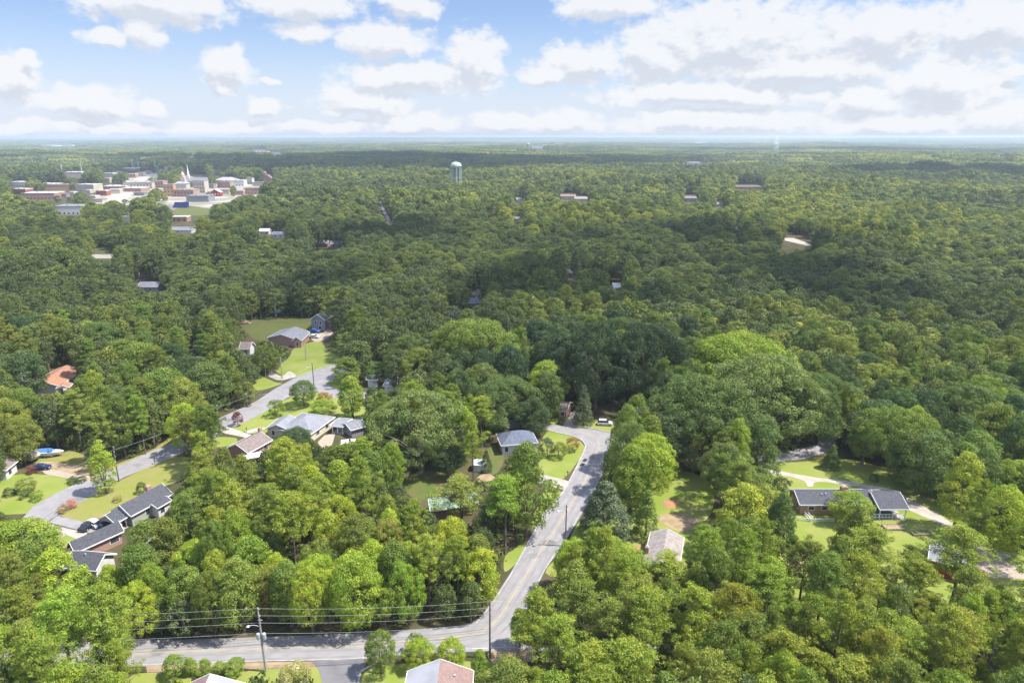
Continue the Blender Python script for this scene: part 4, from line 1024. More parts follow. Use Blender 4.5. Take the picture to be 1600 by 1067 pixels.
for x_, y_, lb_, rz_ in ((398,722,"white canopy beside the brown roofed brick house at the wood's edge",.5),(548,700,"small white awning in the leaves right of the gravel yard",.2)):
    g = P(x_, y_); root = empty("canopy_tent", (g[0], g[1], 0), rz_, lb_, "canopy")
    q = MB(); q.add([(-2.6,-1.6,2.1),(2.6,-1.6,2.1),(2.6,1.6,2.1),(-2.6,1.6,2.1),(-1.2,0,2.8),(1.2,0,2.8)], [(0,1,5,4),(1,2,5),(2,3,4,5),(3,0,4)]); q.build('canopy', TRIM, root)
    for x in (-2.5, 2.5):
        for y in (-1.5, 1.5):
            q = MB(); q.tube([(x,y,0),(x,y,2.1)], [.05,.05], 6); q.build('leg', METAL, root)
    keep_box(x_-12, y_-12, x_+12, y_-4)
# deck, rails, beds, canopy at the long ranch house
g = P(1372, 806); root = empty("deck", (g[0], g[1], 0), .0, "white railed wooden deck between house and carport", "deck")
q = MB(); q.box(-3.2,3.2,-1.6,2.4,.3,.45); q.build('floor', R_FLATGREY, root)
q = MB()
for x in np.arange(-3.2, 3.3, .8): q.box(x-.05,x+.05,-1.65,-1.55,.45,1.45)
q.box(-3.25,3.25,-1.68,-1.52,1.4,1.5); q.box(-3.25,3.25,-1.66,-1.54,.7,.78); q.build('railing', TRIM, root)
q = MB()
for i in range(4): q.box(3.2+i*.3, 3.5+i*.3, -1.4, -.2, 0, .4-i*.1)
q.build('stair', TRIM, root)
q = MB(); q.obox((2.4,-1.7,1.4),(5.2,-2.3,.9),.1,.1); q.obox((2.4,-.1,1.4),(5.2,-.9,.9),.1,.1)
for t in (0, .5, 1): q.tube([(2.4+2.8*t,-1.7-.6*t,0),(2.4+2.8*t,-1.7-.6*t,1.4-.5*t)], [.05,.05], 5)
q.build('stair_rail', TRIM, root)
def rail(name, pxs, h, label, n=8, m=TRIM, cat="fence", grp_="white rails behind the ranch house", rails=(.35, .95)):
    w = resample([P(a, b)[:2] for a, b in pxs], 1.6); root = empty(name, (w[0][0], w[0][1], 0), 0, label, cat, grp_)
    for x, y in w:
        q = MB(); q.box(x-w[0][0]-.07, x-w[0][0]+.07, y-w[0][1]-.07, y-w[0][1]+.07, 0, h); q.build('post', m, root)
    q = MB()
    for i in range(len(w)-1):
        for f in rails: q.obox((w[i][0]-w[0][0], w[i][1]-w[0][1], h*f), (w[i+1][0]-w[0][0], w[i+1][1]-w[0][1], h*f), .08, .14)
    q.build('rails', m, root)
rail("rail_fence", [(1247,813),(1262,815),(1302,815)], .8, "low white rail fence across the lawn behind the brick ranch house")
rail("rail_fence", [(1254,802),(1265,814)], .9, "left one of two short white sloping rails from the brick house")
rail("rail_fence", [(1258,801),(1269,813)], .9, "right one of two short white sloping rails from the brick house")
for x, y, w, d, lb in ((1396,825,4.6,2.2,"wooden raised garden bed with net frame on the bright lawn"),(1439,834,4.4,1.8,"low wooden raised garden bed nearest the driveway")):
    g = P(x, y); root = empty("garden_bed", (g[0], g[1], 0), .03, lb, "garden bed", "raised garden beds on the lawn")
    q = MB()
    for a_, b_, c_, d_ in ((-w/2,w/2,-d/2,-d/2+.14),(-w/2,w/2,d/2-.14,d/2),(-w/2,-w/2+.14,-d/2+.14,d/2-.14),(w/2-.14,w/2,-d/2+.14,d/2-.14)): q.box(a_,b_,c_,d_,0,.5)
    q.build('frame', TIMBER, root)
    q = MB(); q.box(-w/2+.14,w/2-.14,-d/2+.14,d/2-.14,0,.4); q.build('soil', LAWN_S if x > 1400 else DIRT, root)
    if x < 1400:
        q = MB()
        for xx_ in (-w/2+.07, w/2-.07):
            for yy_ in (-d/2+.07, d/2-.07): q.tube([(xx_,yy_,.5),(xx_,yy_,1.5)], [.04,.04], 5)
        for yy_ in (-d/2+.07, d/2-.07): q.obox((-w/2,yy_,1.5),(w/2,yy_,1.5),.05,.05)
        q.build('net_frame', TIMBER, root)
    keep_box(x-16, y-9, x+14, y+3)
# wooden privacy fences
for pts, lb in (([(128,918),(150,925),(176,930)], "dark wooden privacy fence behind the white gable wing"), ([(1098,842),(1118,848),(1132,856)], "brown fence beside the bright shrub right of the tan roofed house")):
    w = resample([P(a, b)[:2] for a, b in pts], 2.4); root = empty("wooden_fence", (w[0][0], w[0][1], 0), 0, lb, "fence")
    for i in range(len(w)-1):
        a, b = w[i]-w[0], w[i+1]-w[0]
        q = MB(); q.obox((a[0],a[1],.95),(b[0],b[1],.95),.05,1.8); q.build('panel', TIMBER, root)
        q = MB(); q.box(a[0]-.08,a[0]+.08,a[1]-.08,a[1]+.08,0,2); q.build('post', TIMBER, root)
# mailboxes
for x, y, lb in ((242,725,"small dark mailbox on a post at the left road's lower edge"),(887,744,"small dark mailbox at the lawn's corner by the central road"),(385.5,675,"small dark mailbox beside the concrete drive off the left road")):
    g = P(x, y); root = empty("mailbox", (g[0], g[1], 0), .3, lb, "mailbox", "mailboxes")
    q = MB(); q.box(-.06,.06,-.06,.06,0,1.1); q.build('post', POLE, root)
    q = MB(); q.lathe([(.16,-.3),(.16,.3)], 10); c = q.build('box', black, root); c.location = (0,0,1.25); c.rotation_euler = (R(90),0,0)
# smoke plume far away
g = P(1211, 246)
sm = bpy.data.materials.new("smoke"); sm.use_nodes = True; t = sm.node_tree; t.nodes.clear()
pv = N('ShaderNodeVolumePrincipled', t); pv.inputs['Color'].default_value = (.9,.93,.97,1)
geo = N('ShaderNodeTexCoord', t); nz = N('ShaderNodeTexNoise', t); nz.inputs['Scale'].default_value = .06; nz.inputs['Detail'].default_value = 3; L(geo.outputs['Object'], nz.inputs['Vector'], t)
L(M('MULTIPLY', SS(nz.outputs[0], .42, .68, t), .05, None, t), pv.inputs['Density'], t)
mo = N('ShaderNodeOutputMaterial', t); L(pv.outputs[0], mo.inputs['Volume'], t)
q = MB(); hs = g[1]/F
q.tube([(0,0,0),(2*hs*.3,0,8*hs),(-1*hs*.3,0,15*hs),(3*hs*.3,0,22*hs),(-2*hs*.4,0,30*hs)], [2.2*hs,3.2*hs,4*hs,4.6*hs,2.5*hs], 14)
o = q.build("smoke_plume", sm); o.location = (g[0], g[1], 0); tag(o, "thin white smoke plume rising from the far right woods", "smoke")

# ------------------------------------------------------------------ tree prototypes
def unit(v): return v / (np.linalg.norm(v, axis=-1, keepdims=True) + 1e-9)
def leaf_arrays(pos, nrm, size, rg, jit=0.4, aspect=0.62):
    n = len(pos); nn = unit(nrm + rg.normal(0, jit, (n, 3)))
    t = unit(np.cross(nn, rg.normal(0, 1, (n, 3)))); b = np.cross(nn, t)
    s = size * rg.uniform(0.65, 1.25, (n, 1))
    V_ = np.stack([pos - t*s - b*s*aspect*.6, pos + t*s*.3 - b*s*aspect, pos + t*s + b*s*aspect*.3, pos - t*s*.2 + b*s*aspect], 1)
    return V_.reshape(-1, 3)
def leaf_mesh(name, V_, tone, m):
    n = len(V_) // 4; me = bpy.data.meshes.new(name)
    me.vertices.add(4*n); me.vertices.foreach_set('co', V_.astype(np.float32).ravel())
    me.loops.add(4*n); me.loops.foreach_set('vertex_index', np.arange(4*n, dtype=np.int32))
    me.polygons.add(n); me.polygons.foreach_set('loop_start', np.arange(0, 4*n, 4, dtype=np.int32))
    try: me.polygons.foreach_set('loop_total', np.full(n, 4, np.int32))
    except Exception: pass
    me.update(calc_edges=True)
    a = me.attributes.new('tone', 'FLOAT', 'FACE'); a.data.foreach_set('value', tone.astype(np.float32))
    me.materials.append(m); return me
def sph(n, rg):
    return unit(rg.normal(0, 1, (n, 3)))
def clumps(cs, rs, per, size, rg, flat=0.8, jit=0.38, core=None, tones=None, lowcut=-0.55):
    Ps, Ns, Ts = [], [], []
    cen = core if core is not None else cs.mean(0)
    for i, (c, r_) in enumerate(zip(cs, rs)):
        n = max(6, int(per * r_ * r_)); d = sph(n, rg)
        d = d[d[:, 2] > lowcut]
        out = unit((c - cen)[None])[0]
        d = d[(d @ out) > -0.45]
        p = c + d * np.array([r_, r_, r_*flat]) * rg.uniform(.72, 1.08, (len(d), 1))
        tn = (tones[i] if tones is not None else rg.uniform(.25, .75)) + rg.normal(0, .10, len(d))
        Ps.append(p); Ns.append(d); Ts.append(tn)
    Pn = np.concatenate(Ps); Nn = np.concatenate(Ns); Tn = np.clip(np.concatenate(Ts), 0, 1)
    return leaf_arrays(Pn, Nn, size, rg, jit), Tn
def broad_crown(rg, H, Rr, base, K, rc, per, size, shape='dome', lump=1.0):
    """clump centres on the shell of a crown of height H-base, radius Rr"""
    hgt = H - base; cs = []; rs = []
    # a few big limbs make an uneven outline
    nl = rg.integers(4, 8); la = rg.uniform(0, 2*math.pi, nl); lz = rg.uniform(.25, .95, nl); lr = rg.uniform(.75, 1.18, nl)
    tries = 0
    while len(cs) < K and tries < 6000:
        tries += 1
        a = rg.uniform(0, 2*math.pi); v = rg.uniform(0, 1)
        if shape == 'dome': prof = math.sqrt(max(0, 1 - (max(0, v - .35)/.65)**2.2)) * (0.72 + .28*min(1, v/.35))
        elif shape == 'ovoid': prof = math.sin(math.pi * min(1, (v*.86 + .12)))**.75
        elif shape == 'cone': prof = (1 - v)**.8 * .95 + .05
        elif shape == 'column': prof = (math.sin(math.pi*min(1, v*.8+.15))**.8) * (1 - .45*v)
        k = np.argmin(np.abs(np.angle(np.exp(1j*(la - a)))) + np.abs(lz - v)*1.2)
        f = 1 + (lr[k] - 1) * lump
        rr_ = Rr * prof * f * rg.uniform(.62, .92)
        z = base + hgt * (v * .93) * (1 if f < 1.05 else 1.0) + rg.normal(0, .2)
        c = np.array([rr_*math.cos(a), rr_*math.sin(a), z])
        r_ = rc * rg.uniform(.7, 1.3)
        if cs and np.min(np.linalg.norm(np.array(cs) - c, axis=1)) < r_*.62: continue
        cs.append(c); rs.append(r_)
    cs = np.array(cs); rs = np.array(rs)
    cs = np.concatenate([cs, [[0, 0, H - rc]]]); rs = np.append(rs, rc)
    tones = np.clip(rg.normal(.5, .17, len(cs)), .05, .95)
    core = np.array([0, 0, base + hgt*.3])
    return clumps(cs, rs, per, size, rg, core=core, tones=tones) + (cs,)
def trunk_mesh(rg, H, base, tops, r0, m, lean=.3, nlimb=6, sides=6):
    q = MB(); lx, ly = rg.normal(0, lean, 2)
    top = base + (H - base) * .55
    q.tube([(0,0,-.4),(lx*.2,ly*.2,base*.5),(lx*.6,ly*.6,base),(lx,ly,top)], [r0*1.25, r0*.85, r0*.68, r0*.2], sides)
    for i in rg.permutation(len(tops))[:nlimb]:
        t = tops[i]; z0 = base * rg.uniform(.65, 1.0); s = z0 / top
        st = np.array([lx*s*.8, ly*s*.8, z0]); mid = st*.45 + t*.55 + np.array([0, 0, .1*(t[2]-z0)])
        q.tube([tuple(st), tuple(mid), tuple(t)], [r0*.42, r0*.25, r0*.07], 5, cap=False)
    me = bpy.data.meshes.new("trunk"); me.from_pydata(q.v, [], q.f); me.materials.append(m); return me
def pine_parts(rg, H, Rr, nb, per, size, bare=.5, mt=None):
    """long bare trunk, whorled limbs ending in needle tufts"""
    q = MB(); lx, ly = rg.normal(0, .35, 2)
    ax = lambda z: np.array([lx*(z/H)**2, ly*(z/H)**2, z])
    q.tube([tuple(ax(z)) for z in (0, H*.3, H*.6, H*.85, H*.98)], [.30, .24, .18, .10, .03], 6)
    cs, rs = [], []
    for i in range(nb):
        v = (i + rg.uniform(0, 1)) / nb; z = H * (bare + (1 - bare) * v * .97)
        prof = (math.sin(math.pi * (v*.72 + .22))**.8) * (1 - .35*v**2)
        ln = Rr * prof * rg.uniform(.4, 1.25); a = i * 2.4 + rg.normal(0, .4)
        st = ax(z); d = np.array([math.cos(a), math.sin(a), rg.uniform(.05, .45)]); e = st + d * ln
        q.tube([tuple(st), tuple(st + d*ln*.55 - [0,0,.1]), tuple(e)], [.075, .05, .02], 4, cap=False)
        for k in range(rg.integers(4, 8)):
            f = rg.uniform(.35, 1.05); c = st + d*ln*f + rg.normal(0, [.5, .5, .3]) * (1 + ln*.12)
            cs.append(c + [0,0,.25]); rs.append(rg.uniform(.42, .98))
    cs.append(ax(H*.98)); rs.append(.7); cs.append(ax(H*.93)); rs.append(.9)
    cs = np.array(cs); rs = np.array(rs); tones = np.clip(rg.normal(.5, .15, len(cs)), .05, .95)
    Ps, Ns, Ts = [], [], []
    for c, r_, tn in zip(cs, rs, tones):
        n = int(per * r_ * r_); d = sph(n, rg); d = d[d[:, 2] > -.55]
        Ps.append(c + d * np.array([r_, r_, r_*.62]) * rg.uniform(.45, 1.1, (len(d), 1))); Ns.append(d*.9); Ts.append(np.full(len(d), tn) + rg.normal(0, .1, len(d)))
    Vv = leaf_arrays(np.concatenate(Ps), np.concatenate(Ns), size, rg, .5, aspect=.4)
    me = bpy.data.meshes.new("trunk"); me.from_pydata(q.v, [], q.f); me.materials.append(mt or BARK)
    return Vv, np.clip(np.concatenate(Ts), 0, 1), me
def bare_parts(rg, H, Rr, mt):
    q = MB(); q.tube([(0,0,0),(.2,.1,H*.4),(-.1,.2,H*.7),(.1,.1,H)], [.3,.24,.15,.03], 7)
    for i in range(34):
        z = H * rg.uniform(.3, .97); a = rg.uniform(0, 6.28); ln = Rr * rg.uniform(.4, 1) * (1.15 - z/H*.6)
        p = np.array([0, 0, z]); d = np.array([math.cos(a), math.sin(a), rg.uniform(-.1, .5)])
        m1 = p + d*ln*.5; e = p + d*ln + [0, 0, rg.uniform(-.3, .5)]
        q.tube([tuple(p), tuple(m1), tuple(e)], [.10, .07, .02], 4, cap=False)
        for k in range(4):
            s = p + (e - p) * rg.uniform(.35, .95); q.tube([tuple(s), tuple(s + rg.normal(0, .55, 3) + [0,0,.3])], [.045, .015], 3, cap=False)
            s2 = s + rg.normal(0, .4, 3); q.tube([tuple(s), tuple(s2), tuple(s2 + rg.normal(0, .4, 3))], [.035, .025, .01], 3, cap=False)
    me = bpy.data.meshes.new("trunk"); me.from_pydata(q.v, [], q.f); me.materials.append(mt); return me

PROTO = {}   # kind -> list of (crown mesh, trunk mesh, H, R)
def add_proto(kind, crown, trunk, H, Rr): PROTO.setdefault(kind, []).append((crown, trunk, H, Rr))
def mk_broad(kind, seed, H, Rr, base, K, rc, per, size, shape, m=LEAF, bark=BARK, r0=.38, lump=1.0, nlimb=7):
    rg = np.random.default_rng(seed)
    Vv, T, cs = broad_crown(rg, H, Rr, base, K, rc, per, size, shape, lump)
    add_proto(kind, leaf_mesh("crown", Vv, T, m), trunk_mesh(rg, H, base, cs, r0, bark, nlimb=nlimb), H, Rr)
for s in range(6): mk_broad('oak', 10+s, 17, 6.6, [4.0,3.0,5.0,2.5,4.0,3.5][s], [170,130,200,150,120,180][s], [1.18,1.4,1.0,1.25,1.5,1.1][s], [150,125,190,150,105,165][s], [.165,.18,.14,.155,.2,.15][s], ['dome','dome','dome','ovoid','dome','dome'][s], r0=.45, lump=[1,1.5,1.2,1,1.9,1.4][s])
for s in range(3): mk_broad('bigoak', [29,27,26][s], 19, 11, [5.5,4,5][s], 400, [1.3,1.1,1.45][s], 130, .17, ['dome','ovoid','dome'][s], r0=.7, lump=[2.4,2.0,2.8][s], nlimb=12)
for s in range(4): mk_broad('maple', 30+s, 17, 4.8, 3.0, 140, .98, 165, .155, 'ovoid', lump=1.7)
for s in range(2): mk_broad('poplar', 50+s, 17, 3.1, 2.0, 100, .75, 230, .14, 'column', lump=.8, r0=.25)
for s in range(2): mk_broad('magnolia', 60+s, 14, 5.0, .8, 170, .85, 190, .16, 'cone', lump=.5)
for s in range(2): mk_broad('cedar', 70+s, 12, 2.6, .6, 170, .52, 330, .11, 'cone', lump=.3, r0=.2)
for s in range(3): mk_broad('small', 80+s, 6, 3.0, 1.3, 60, .7, 260, .12, 'dome', r0=.14)
for s in range(3): mk_broad('shrub', 90+s, 2.2, 1.4, .1, 34, .42, 420, .085, 'dome', r0=.06, nlimb=3)
for s in range(6):
    rg = np.random.default_rng(110+s); Hh = 19 + s % 2; Rr = 4.4 + .4*(s % 3)
    Vv, T, tm = pine_parts(rg, Hh, Rr, 36 + 3*(s % 3), 165, .165, bare=[.42,.5,.36,.55,.45,.3][s])
    add_proto('pine', leaf_mesh("crown", Vv, T, LEAF), tm, Hh, Rr)
for s in range(2):
    rg = np.random.default_rng(130+s); add_proto('snag', None, bare_parts(rg, 15, 3.2, DEADWOOD), 15, 3.2)
# lower detail crowns for the far woods (crown and trunk in one mesh)
FARP = []
def far_proto(seed, H, Rr, base, K, rc, per, size, shape, trunk=True):
    rg = np.random.default_rng(seed)
    if shape == 'pine': Vv, T, tm = pine_parts(rg, H, Rr, K, per, size, bare=.4)
    else:
        Vv, T, cs = broad_crown(rg, H, Rr, base, K, rc, per, size, shape, 1.2)
        tm = trunk_mesh(rg, H, base, cs, .4, BARK, nlimb=3, sides=4)
    me = leaf_mesh("crown", Vv, T, LEAF_FAR)
    if trunk:
        me.materials.append(BARK_GREY)
        n0 = len(me.vertices); tv = np.empty(len(tm.vertices)*3, np.float32); tm.vertices.foreach_get('co', tv)
        a = bpy.data.objects.new("a", me); 
        import bmesh
        bm = bmesh.new(); bm.from_mesh(me); k = len(bm.faces); bm.from_mesh(tm); bm.faces.ensure_lookup_table()
        for f in bm.faces[k:]: f.material_index = 1
        bm.to_mesh(me); bm.free(); bpy.data.objects.remove(a)
    return me
for s in range(5): FARP.append((far_proto(200+s, 17, 6.4, 3.6, 95, 1.45, 46, .30, 'dome'), 17, 6.4, 'mid'))
for s in range(3): FARP.append((far_proto(210+s, 18, 4.7, 3.0, 80, 1.25, 50, .29, 'ovoid'), 18, 4.7, 'mid'))
for s in range(2): FARP.append((far_proto(220+s, 19, 4.2, 0, 26, 1, 48, .29, 'pine'), 19, 4.2, 'mid'))
for s in range(5): FARP.append((far_proto(230+s, 17, 6.6, 3.0, 40, 2.0, 15, .62, 'dome', False), 17, 6.6, 'far'))
for s in range(2): FARP.append((far_proto(240+s, 18, 4.8, 3.0, 34, 1.7, 18, .6, 'ovoid', False), 18, 4.8, 'far'))
def patch_mesh(seed, S, n, size):
    # crowns of very different width and height, packed close
    rg = np.random.default_rng(seed); Vs, Ts = [], []
    for i in range(n):
        c = np.array([rg.uniform(-S/2, S/2), rg.uniform(-S/2, S/2), 0]); H = rg.uniform(9, 21); r_ = rg.uniform(3.2, 8.5)
        d = sph(48, rg); d = d[d[:, 2] > -.1]
        p = c + [0, 0, H - r_*.8] + d * [r_, r_, r_*.8]
        Vs.append(leaf_arrays(p, d, size, rg, .35, .8)); Ts.append(np.full(len(d), np.clip(rg.normal(.5, .22), 0, 1)))
    # solid canopy floor below the crowns
    return leaf_mesh("canopy", np.concatenate(Vs), np.concatenate(Ts), LEAF_FAR)
for s in range(4): FARP.append((patch_mesh(300+s, 92, 130, 1.9), 1, 1, 'patch'))

# ------------------------------------------------------------------ placing trees
G = {  # leaf colours (albedo)
 'dark': (.080,.120,.040), 'oakg': (.118,.170,.042), 'mid': (.165,.222,.038), 'olive': (.215,.25,.044), 'pine': (.245,.295,.038), 'pined': (.155,.205,.034), 'lime': (.225,.30,.036), 'bright': (.285,.36,.036), 'yellow': (.32,.36,.045), 'greyg': (.135,.170,.088), 'pale': (0.330, 0.314, 0.105), 'deep': (.055,.088,.036), 'bigoak': (.175,.225,.062), 'maroon': (0.192, 0.066, 0.057), 'pink': (0.522, 0.220, 0.167), 'holly': (0.217, 0.300, 0.042), 'rust': (0.330, 0.220, 0.074)}
TREES = []   # placed near trees: dict
SPN = {'bigoak':'oak_tree','oak':'oak_tree','maple':'broadleaf_tree','poplar':'poplar_tree','magnolia':'magnolia_tree','cedar':'cedar_tree','small':'small_tree','shrub':'shrub','pine':'pine_tree','snag':'dead_tree'}
HERO = []
def hero(kind, x, ytop, ybase, wpx, col, label, var=0, mask=True):
    g = P(x, ybase); H = px_height(g[0], g[1], ytop + (2 if kind != 'snag' else 0)); Z = proj(g[0], g[1], H*.5)[2]; Rr = wpx/2*Z/F
    TREES.append(dict(k=kind, x=g[0], y=g[1], H=H, R=Rr, c=G[col], label=label, var=var, rz=rng.uniform(0, 6.28), hero=True))
hero('poplar',167,684,770,44,'bright','tall slender bright green poplar between the left road and lawn')
hero('oak',307,634,694,66,'dark','dense dark green tree overhanging the left road')
hero('bigoak',658,610,735,150,'bigoak','huge spreading pale olive oak with a visible forked trunk',1)
hero('maple',822,688,838,84,'mid','tall tree left of the central road beside the curved lawn',2)
hero('magnolia',944,748,840,98,'greyg','grey green glossy magnolia spreading over the central road',0)
hero('cedar',1009,762,838,48,'mid','dark conical cedar below the bright trees right of the road')
hero('oak',1012,676,792,96,'bright','bright yellow green tree right of the road bend',2)
hero('maple',985,690,800,74,'lime','bright green tree hanging over the central road from the right',1)
hero('cedar',911,598,664,36,'greyg','slim grey green conifer alone by the curved drive',1)
hero('oak',834,618,682,62,'dark','round dark tree behind the blue grey roofed house',3)
hero('maple',850,560,645,76,'lime','open crowned bright tree in front of the dark wood',0)
hero('small',855,684,712,26,'greyg','grey green small tree on the curved lawn, left',0)
hero('small',873,690,716,26,'olive','small round tree in the middle of the curved lawn',1)
hero('small',895,681,704,22,'rust','small rusty shrub tree at the kerb of the road bend',2)
hero('maple',1158,752,868,84,'yellow','yellow green tree left of the brick ranch house',3)
hero('maple',1212,766,884,62,'oakg','tall dark green tree between yellow tree and brick ranch house',1)
hero('oak',1168,808,895,72,'mid','rounded green tree below the yellow green tree',4)
hero('magnolia',1332,786,882,92,'olive','bronze tinted magnolia on the bright lawn in front of the brick house',1)
hero('maple',1328,766,818,62,'lime','light open tree covering the middle of the brick ranch house',0)
hero('pine',1352,826,925,84,'pine','pale pine in front of the bronze tinted magnolia',1)
hero('maple',1347,634,724,64,'mid','tall green tree at the far edge of the right lawn',0)
hero('oak',1432,668,772,96,'oakg','broad dark tree shading the right lawn',1)
hero('cedar',1298,692,732,30,'oakg','small dark conifer at the end of the right road',0)
hero('maple',1490,704,826,70,'yellow','tall yellow tree with a bare trunk right of the brick house',2)
hero('oak',1552,756,862,94,'bright','bright light green tree beside the right driveway',3)
hero('oak',1572,716,800,80,'lime','green tree behind the bright one at the right edge',2)
hero('small',1222,746,770,30,'dark','round dark bush at the left gable of the ranch house',1)
hero('shrub',1365,739,752,16,'dark','clipped ball bush alone on the right lawn',0)
hero('small',1192,722,756,48,'oakg','low tree beside the right driveway entrance',2)
hero('pine',1486,824,946,96,'pine','big pine with a tall bare trunk in front of the red barn',0)
hero('pine',1415,862,935,54,'pine','pine beside the thin one left of the red barn',2)
hero('snag',1343,905,955,50,'olive','grey leafless crown among the pines, left of the two at lower right',0)
hero('snag',1402,915,985,56,'olive','grey leafless crown among the pines, right of the two at lower right',1)
hero('snag',243,845,928,40,'olive','grey dead snag standing before the wood at lower left',0)
hero('oak',596,984,1052,56,'mid','dense rounded tree at the corner of the side street',2)
hero('oak',656,1000,1046,50,'bright','bright bush like tree behind the two toned roof, left',0)
hero('oak',706,996,1048,48,'bright','bright bush like tree behind the two toned roof, right',1)
hero('small',650,988,1018,30,'mid','small darker tree at the road behind the two toned roof',1)
hero('maple',750,1012,1058,34,'holly','small pointed tree at the two toned roof\'s right corner',1)
hero('maple',275,1020,1056,34,'holly','bright pointed evergreen, first from the left behind the bottom hip roof',0)
hero('maple',299,1026,1054,26,'holly','bright pointed evergreen, second from the left behind the bottom hip roof',1)
hero('maple',322,1028,1054,26,'holly','bright pointed evergreen, third from the left behind the bottom hip roof',2)
hero('maple',345,1032,1054,24,'holly','bright pointed evergreen, fourth from the left behind the bottom hip roof',3)
hero('maple',370,1026,1056,32,'holly','bright pointed evergreen, fifth from the left beside the transformer pole',0)
hero('small',459,1038,1075,52,'pale','white flowering crape myrtle on the bottom lawn',2)
hero('small',372,642,665,18,'maroon','small maroon leaved tree on the lawn by the left road',0)
hero('small',432,623,650,28,'mid','small tree on the wide lawn beside the left road',1)
hero('oak',475,592,634,48,'oakg','round tree at the corner of the left road and small cross road',2)
hero('small',508,612,632,26,'rust','brownish shrub tree below the small cross road',1)
hero('small',505,624,648,44,'lime','low bright tree behind the cream house',0)
hero('oak',466,667,710,52,'dark','dark tree standing in front of the cream house',0)
hero('maple',551,584,656,56,'lime','tall bright tree right of the cream house\'s lawn',1)
hero('maple',545,556,600,50,'mid','tree hanging over the far end of the left road',2)
hero('small',221,752,771,16,'oakg','small round tree on the lawn above the sage green house',1)
hero('shrub',183,773,783,16,'pale','flower bed shrub on the lawn above the sage green house',0)
hero('shrub',115,744,754,20,'dark','dark hedge shrub at the gravel drive, left end',1)
hero('shrub',127,743,753,18,'dark','dark hedge shrub at the gravel drive, right end',2)
hero('shrub',57,766,782,20,'holly','rounded green shrub on the left lawn, right one',0)
hero('shrub',42,764,778,18,'oakg','rounded shrub on the left lawn, middle one',1)
hero('shrub',16,762,774,20,'dark','dark shrub on the left lawn, left one',2)
hero('small',42,745,768,30,'olive','thin small tree over the left lawn\'s shrubs',2)
hero('shrub',51,727,740,16,'maroon','maroon shrub beside the dark blue car',0)
hero('shrub',112,779,793,18,'pink','pinkish flowering shrub at the left road\'s bend',1)
hero('shrub',100,788,799,18,'rust','rusty low shrub at the road\'s bend, lower left of the pink one',2)
hero('shrub',874,756,766,12,'mid','small bush at the drive of the central road',0)
hero('shrub',876,652,662,10,'dark','small round bush beside the curved drive',1)
hero('cedar',760,700,736,22,'dark','dark narrow cedar above the white metal shed',0)
hero('pine',722,750,830,90,'olive','broad olive tree over the green metal roof',4)
hero('small',1098,818,842,32,'holly','bright rounded shrub tree right of the tan roofed house',0)
hero('oak',948,836,905,80,'lime','pale bright tree left of the tan roofed house',4)
hero('oak',1345,505,580,40,'mid','tree with pale trunk at the dark gap in the right woods, left',2)
hero('oak',1385,510,585,44,'mid','tree with pale trunk at the dark gap in the right woods, right',3)
hero('oak',45,815,905,110,'lime','big bright tree at the left edge beside the brick house',1)
hero('oak',185,880,960,60,'bright','bright tree below the brick house\'s white gable wing',3)
hero('small',590,566,600,40,'oakg','tree left of the hidden white house',0)
hero('oak',700,690,745,60,'dark','dark tree between the big oak and the white shed',2)

hero('bigoak',1095,588,712,150,'oakg','wide dark oak at the left end of the right road',0)
hero('bigoak',1190,552,692,170,'bigoak','massive grey green oak behind the right road, centre of its row',1)
hero('bigoak',1268,585,690,110,'oakg','broad oak right of the massive grey green oak',2)
hero('bigoak',1140,520,640,150,'lime','bright topped oak behind the dark oak of the right road',0)
hero('oak',1085,560,640,80,'bright','yellow green crown between the dark gap and right hand oaks',2)
hero('bigoak',930,500,640,110,'deep','very dark oak above the slim conifer',1)
hero('bigoak',1000,505,632,110,'deep','very dark oak right of the one above the slim conifer',2)
hero('oak',880,520,632,80,'deep','very dark oak left of the one above the slim conifer',4)
hero('bigoak',1400,640,745,110,'mid','broad green oak behind the ball bush lawn',0)
hero('bigoak',1500,600,705,120,'oakg','broad dark oak behind the tall yellow tree',1)
hero('bigoak',780,590,668,110,'oakg','broad oak right of the huge spreading oak',2)
hero('bigoak',740,500,610,130,'mid','broad green oak in the woods above the huge spreading oak',0)
hero('pine',838,920,1042,88,'pine','pine covering the right side of the road junction',2)
hero('maple',812,948,1010,44,'lime','slim bright tree at the kerb right of the road junction',1)
hero('pine',1040,872,965,92,'pine','pine hiding the near gable of the tan roofed house',4)
hero('pine',985,862,950,80,'lime','bright pine just left of the tan roofed house',1)
def keep_hit(xs, ys, H, Rr, cb=.28):
    """share of nine crown points that fall on parts of the view that must stay clear"""
    hits = np.zeros(len(xs)); 
    for dx, dz in ((0,.97),(0,.62),(0,.35),(-.8,.62),(.8,.62),(-.55,.85),(.55,.85),(-.55,.4),(.55,.4)):
        u, v_, Z = proj(xs + dx*Rr, ys, H*dz)
        i = np.clip((v_/2).astype(int), 0, MH-1); j = np.clip((u/2).astype(int), 0, MW-1)
        ok = (u >= 0) & (u < 1600) & (v_ >= 0) & (v_ < 1067)
        hits += (KEEP[i, j] & ok)
    return hits
def base_hit(xs, ys):
    u, v_, Z = proj(xs, ys, 0*xs); i = np.clip((v_/2).astype(int), 0, MH-1); j = np.clip((u/2).astype(int), 0, MW-1)
    ok = (u >= 0) & (u < 1600) & (v_ >= 0) & (v_ < 1067)
    return (NOBASE[i, j] | KEEP[i, j]) & ok
def vis_fov(x, y, m=12): return (np.abs(x) < .80*y + m) & (y > 34)

